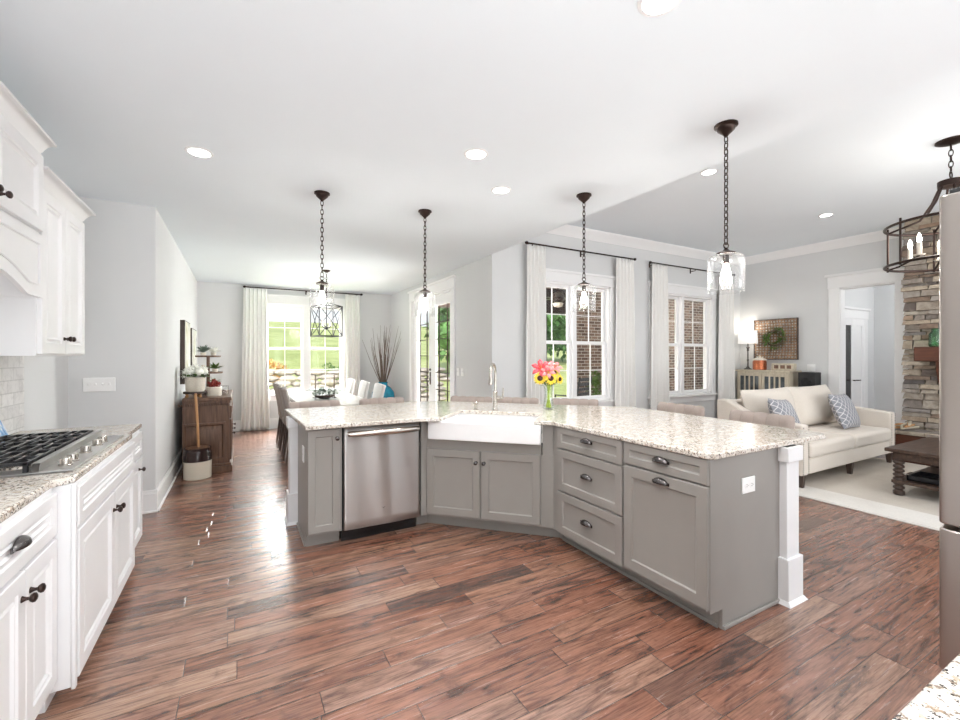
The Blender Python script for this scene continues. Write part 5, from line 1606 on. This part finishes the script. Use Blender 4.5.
# console, lamp, wall basket, small things
cn = thing('console_cabinet', 'pale wooden console cabinet with barred glass doors behind the sofa', 'cabinet', (8.12, 4.76, 0), -90)
CWi, CH = .88, 1.15
m = MB(); m.box(0, 0.01, .12, CWi, .37, CH - .03); m.build('body', M['palewood'], cn, bev=.003)
MB().box(-.02, -.015, CH - .03, CWi + .02, .375, CH).build('top', M['palewood'], cn, bev=.005)
for x in (.03, CWi - .03):
    for y in (.04, .34): MB().box(x - .025, y - .025, 0, x + .025, y + .025, .12).build('leg', M['palewood'], cn)
for x0_, x1_ in ((.02, CWi / 2 - .004), (CWi / 2 + .004, CWi - .02)):
    m = MB(); z0_, z1_ = .15, CH - .06
    m.box(x0_, -.012, z0_, x0_ + .045, .008, z1_); m.box(x1_ - .045, -.012, z0_, x1_, .008, z1_); m.box(x0_ + .045, -.012, z1_ - .05, x1_ - .045, .008, z1_); m.box(x0_ + .045, -.012, z0_, x1_ - .045, .008, z0_ + .05)
    for k in (1, 2, 3):
        xx = x0_ + .045 + (x1_ - x0_ - .09) * k / 4; m.box(xx - .012, -.01, z0_ + .05, xx + .012, .006, z1_ - .05)
    d = m.build('door', M['palewood'], cn, bev=.002)
    MB().box(x0_ + .04, .0, z0_ + .04, x1_ - .04, .004, z1_ - .04).build('glass_pane', M['darkglass'], d)
lt = CH
tl = thing('table_lamp', 'lit table lamp with white drum shade on the console', 'lamp', (8.30, 4.66, lt))
MB().lathe([(.065, 0), (.065, .012), (.03, .03), (.014, .06), (.012, .16), (.022, .175), (.012, .19), (.011, .34), (.022, .355), (.016, .38), (.03, .41), (.012, .43), (.008, .50)], n=20).build('base', M['pewter'], tl)
MB().lathe([(.16, .48), (.145, .72)], n=32, cap=False).build('lamp_shade', M['lampshade'], tl, solid=.003)
MB().ball((0, 0, .58), .035, 12, 8).build('bulb', M['bulb'], tl)
light('lamp_glow', 'POINT', (8.30, 4.66, lt + .78), 1.5, color=(1.0, .9, .78), shadow_soft_size=.05)
jr = thing('copper_jar', 'copper-coloured jar with white lid on the console', 'jar', (8.26, 4.43, lt))
MB().lathe([(.10, 0), (.11, .01), (.11, .15), (.10, .165), (.10, .175)], n=26).build('body', M['copper'], jr)
MB().lathe([(.112, .172), (.112, .19), (.05, .22), (.014, .225), (.02, .25), (.0, .265)], n=24).build('lid', M['cream'], jr)
sg = thing('wooden_block', 'weathered pale wood block lying on the console', 'wooden block', (8.30, 4.06, lt))
MB().box(-.05, -.19, 0, .05, .17, .12).build('block', M['palewood'], sg, bev=.012)
m = MB()
for k in range(3): m.box(-.053, -.15 + k * .1, .03, -.05, -.08 + k * .1, .09)
m.build('slots', M['brownwood'], sg)
spk = thing('black_speaker', 'black box speaker on a stand between the console and doorway', 'speaker', (8.30, 3.66, 0))
MB().box(-.11, -.12, .82, .11, .12, 1.13).build('cabinet', M['black'], spk, bev=.008)
MB().lathe([(.08, 0), (.075, .006), (.03, .002), (0, .004)], n=20, T=T(-.11, 0, .95) @ Matrix.Rotation(-PI / 2, 4, 'Y')).build('driver', M['blackg'], spk)
m = MB(); m.tube([(0, 0, .02), (0, 0, .82)], .018, 10); m.lathe([(.14, 0), (.14, .015), (.02, .03)], n=24); m.build('stand', M['black'], spk)

wb = thing('woven_wall_basket', 'square brown woven basket tray hanging on the living room wall', 'wall basket', (XR, 4.255, 1.70), -90)
nS = 15; hw = .36
for vert in (True, False):
    m = MB()
    for k in range(nS):
        c_ = -hw + .02 + (2 * hw - .04) * k / (nS - 1); pts = 46
        def f(u, v, k=k, c_=c_):
            t_ = -hw + 2 * hw * u; a = (c_ - .011 + .022 * v)
            dish = -.03 - .035 * (max(abs(t_), abs(c_)) / hw) ** 4
            o_ = .006 * math.cos(PI * (u * (nS - 1) + k + (0 if vert else 1)))
            return (a, dish + o_, t_) if vert else (t_, dish + o_, a)
        m.grid(f, pts, 1)
    m.build('vertical_strips' if vert else 'horizontal_strips', M['basket'], wb, solid=.003, recalc=False)
m = MB()
for off in (0, .03): m.tube([(-hw, -.05 - off, -hw), (hw, -.05 - off, -hw), (hw, -.05 - off, hw), (-hw, -.05 - off, hw)], .008, 6, True)
m.build('rim', M['bronze'], wb)
wr_ = thing('wreath', 'green leafy wreath hanging in the middle of the woven wall basket', 'wreath', (XR - .09, 4.255, 1.72), -90)
m = MB(); m.tube([(.14 * math.cos(2 * PI * k / 24), 0, .14 * math.sin(2 * PI * k / 24)) for k in range(24)], .012, 6, True); m.build('ring', M['twig'], wr_)
m = MB()
for k in range(330):
    a = random.uniform(0, 2 * PI); b = random.uniform(0, 2 * PI); r_ = .14 + .035 * math.cos(b); y = -.02 + .03 * math.sin(b)
    m.leaf((r_ * math.cos(a), y, r_ * math.sin(a)), (math.cos(a) * math.cos(b) - math.sin(a), math.sin(b) - .4, math.sin(a) * math.cos(b) + math.cos(a)), random.uniform(.04, .07), .025)
m.build('leaves', M['leaf'], wr_)

# stone fireplace
fx0, fy1 = 8.08, 2.43
fpl = thing('stone_fireplace', 'stacked stone fireplace chimney rising to the ceiling at the right', 'fireplace', (8.3, 1.6, 0))
MB().box(fx0 + .05, .75, 0, XR - .004, fy1 - .05, CL - .004).build('core', M['stone'], fpl, True)
m = MB(); z = .0; rs = random.Random(4)
while z < CL - .02:
    h = min(rs.choice((.04, .055, .07, .09, .12)), CL - z - .004)
    y = fy1 + rs.uniform(-.01, .02)
    while y > .8:
        l_ = rs.uniform(.09, .30); px_ = fx0 + rs.uniform(-.035, .02)
        jz = rs.uniform(-.008, .008)
        m.hexa([(px_ + rs.uniform(0, .02), max(y - l_ + .006, .76), z + .003), (fx0 + .12, max(y - l_ + .006, .76), z + .003), (fx0 + .12, y, z + .003 + jz * .3), (px_, y, z + .003 + jz)],
               [(px_ + rs.uniform(0, .02), max(y - l_ + .006, .76), z + h - .004), (fx0 + .12, max(y - l_ + .006, .76), z + h - .004), (fx0 + .12, y - rs.uniform(0, .02), z + h - .004), (px_ + rs.uniform(0, .015), y - rs.uniform(0, .025), z + h - .004)])
        y -= l_
    y = fx0 + .12
    while y < XR - .006:
        l_ = min(rs.uniform(.14, .3), XR - .004 - y); m.box(y + .003, fy1 - .08, z + .003, y + l_ - .003, fy1 + rs.uniform(-.02, .02), z + h - .004); y += l_
    z += h
m.build('stone_face', M['stone'], fpl, True, bev=.008)
m = MB(); m.box(fx0 - .22, .9, 1.33, fx0 + .02, fy1 - .17, 1.52); m.build('mantel_beam', M['mantel'], fpl, True, bev=.012)
m = MB(); m.prism([(fx0 - .16, 1.33), (fx0 + .02, 1.33), (fx0 + .02, 1.02), (fx0 - .06, 1.05), (fx0 - .13, 1.2)], fy1 - .5, fy1 - .36, Matrix(((1, 0, 0, 0), (0, 0, 1, 0), (0, 1, 0, 0), (0, 0, 0, 1))))
m.build('corbel', M['mantel'], fpl, True, bev=.008)
m = MB(); m.box(fx0 - .38, .8, 0, fx0 - .04, fy1 + .02, .36); m.build('hearth', M['mantel'], fpl, True, bev=.01)
m = MB(); rs = random.Random(9); y = fy1 + .05
while y > .85:
    l_ = rs.uniform(.3, .5); m.box(fx0 - .42 + rs.uniform(-.02, .02), y - l_ + .006, .362, fx0 - .05, y, .415 + rs.uniform(-.006, .01)); y -= l_
m.build('hearth_slab', M['stone'], fpl, True, bev=.012)
kd = thing('kindling_bundle', 'small heap of pale kindling sticks on the corner of the stone hearth', 'kindling', (fx0 - .30, fy1 - .10, .43))
for k in range(7):
    a = random.uniform(-.5, .5); z = .018 + .028 * (k // 3); y = -.06 + .06 * (k % 3)
    MB().tube([(-.15 * math.cos(a), y - .15 * math.sin(a), z), (.15 * math.cos(a), y + .15 * math.sin(a), z + random.uniform(0, .02))], [.016, .013], 6).build('stick', M['lightwood'] if k % 2 else M['palewood'], kd)
gj = thing('green_glass_jar', 'pale green glass jar standing on the fireplace mantel', 'jar', (fx0 - .12, fy1 - .36, 1.52))
MB().lathe([(.06, 0), (.07, .015), (.07, .17), (.045, .2), (.045, .23), (.05, .235), (.04, .235), (.04, .2), (.064, .165), (.064, .02), (0, .015)], n=22).build('body', glass('green_glass', (.55, .8, .6), .8, .05), gj, smooth=60)

# chandelier
cx_, cy_ = 5.43, 1.32
cl = thing('chandelier', 'round bronze ring chandelier with candle bulbs over the coffee table', 'chandelier', (cx_, cy_, CL))
MB().lathe([(.10, 0), (.10, -.012), (.07, -.025), (.015, -.035)], n=24).build('canopy', M['bronze'], cl)
chain(MB(), -.035, -.28, .05, .004, .014).build('chain', M['bronze'], cl)
m = MB(); m.tube([(.03 * math.cos(a * PI / 8), 0, -.30 + .03 * math.sin(a * PI / 8)) for a in range(16)], .005, 6, True); m.lathe([(.07, -.345), (.085, -.35), (.085, -.40), (.06, -.405)], n=20); m.build('hub', M['bronze'], cl)
Rr = .425; z1_, z2_ = -.71, -1.06
for z in (z1_, z2_):
    n = 48; MB().tube([(Rr * math.cos(2 * PI * k / n), Rr * math.sin(2 * PI * k / n), z) for k in range(n)], .012, 8, True).build('ring', M['bronze'], cl)
for k in range(6):
    a = 2 * PI * k / 6 + .5; c_, s_ = math.cos(a), math.sin(a)
    MB().tube([(.07 * c_, .07 * s_, -.39), (.12 * c_, .12 * s_, -.52), (.2 * c_, .2 * s_, z1_ + .06), (Rr * .98 * c_, Rr * .98 * s_, z1_)], .009, 6).build('strut', M['bronze'], cl)
    MB().tube([(Rr * c_, Rr * s_, z1_ + .04), (Rr * c_, Rr * s_, z2_ - .02)], .009, 6).build('strut', M['bronze'], cl)
    ax_, ay_ = (Rr - .16) * c_, (Rr - .16) * s_
    MB().tube([(Rr * c_, Rr * s_, z2_), ((Rr - .08) * c_, (Rr - .08) * s_, z2_ + .02), (ax_, ay_, z2_ + .06)], .008, 6).build('candle_arm', M['bronze'], cl)
    q = MB().lathe([(.035, .06), (.04, .07), (.017, .075), (.017, .17), (.012, .175)], (ax_, ay_, z2_), 14).build('candle_sleeve', M['cream'], cl)
    MB().lathe([(.012, .175), (.018, .20), (.012, .235), (.002, .26)], (ax_, ay_, z2_), 12).build('bulb', M['bulb'], q)
light('chandelier_glow', 'POINT', (cx_, cy_, CL - .80), 8, color=(1.0, .93, .84), shadow_soft_size=.2)
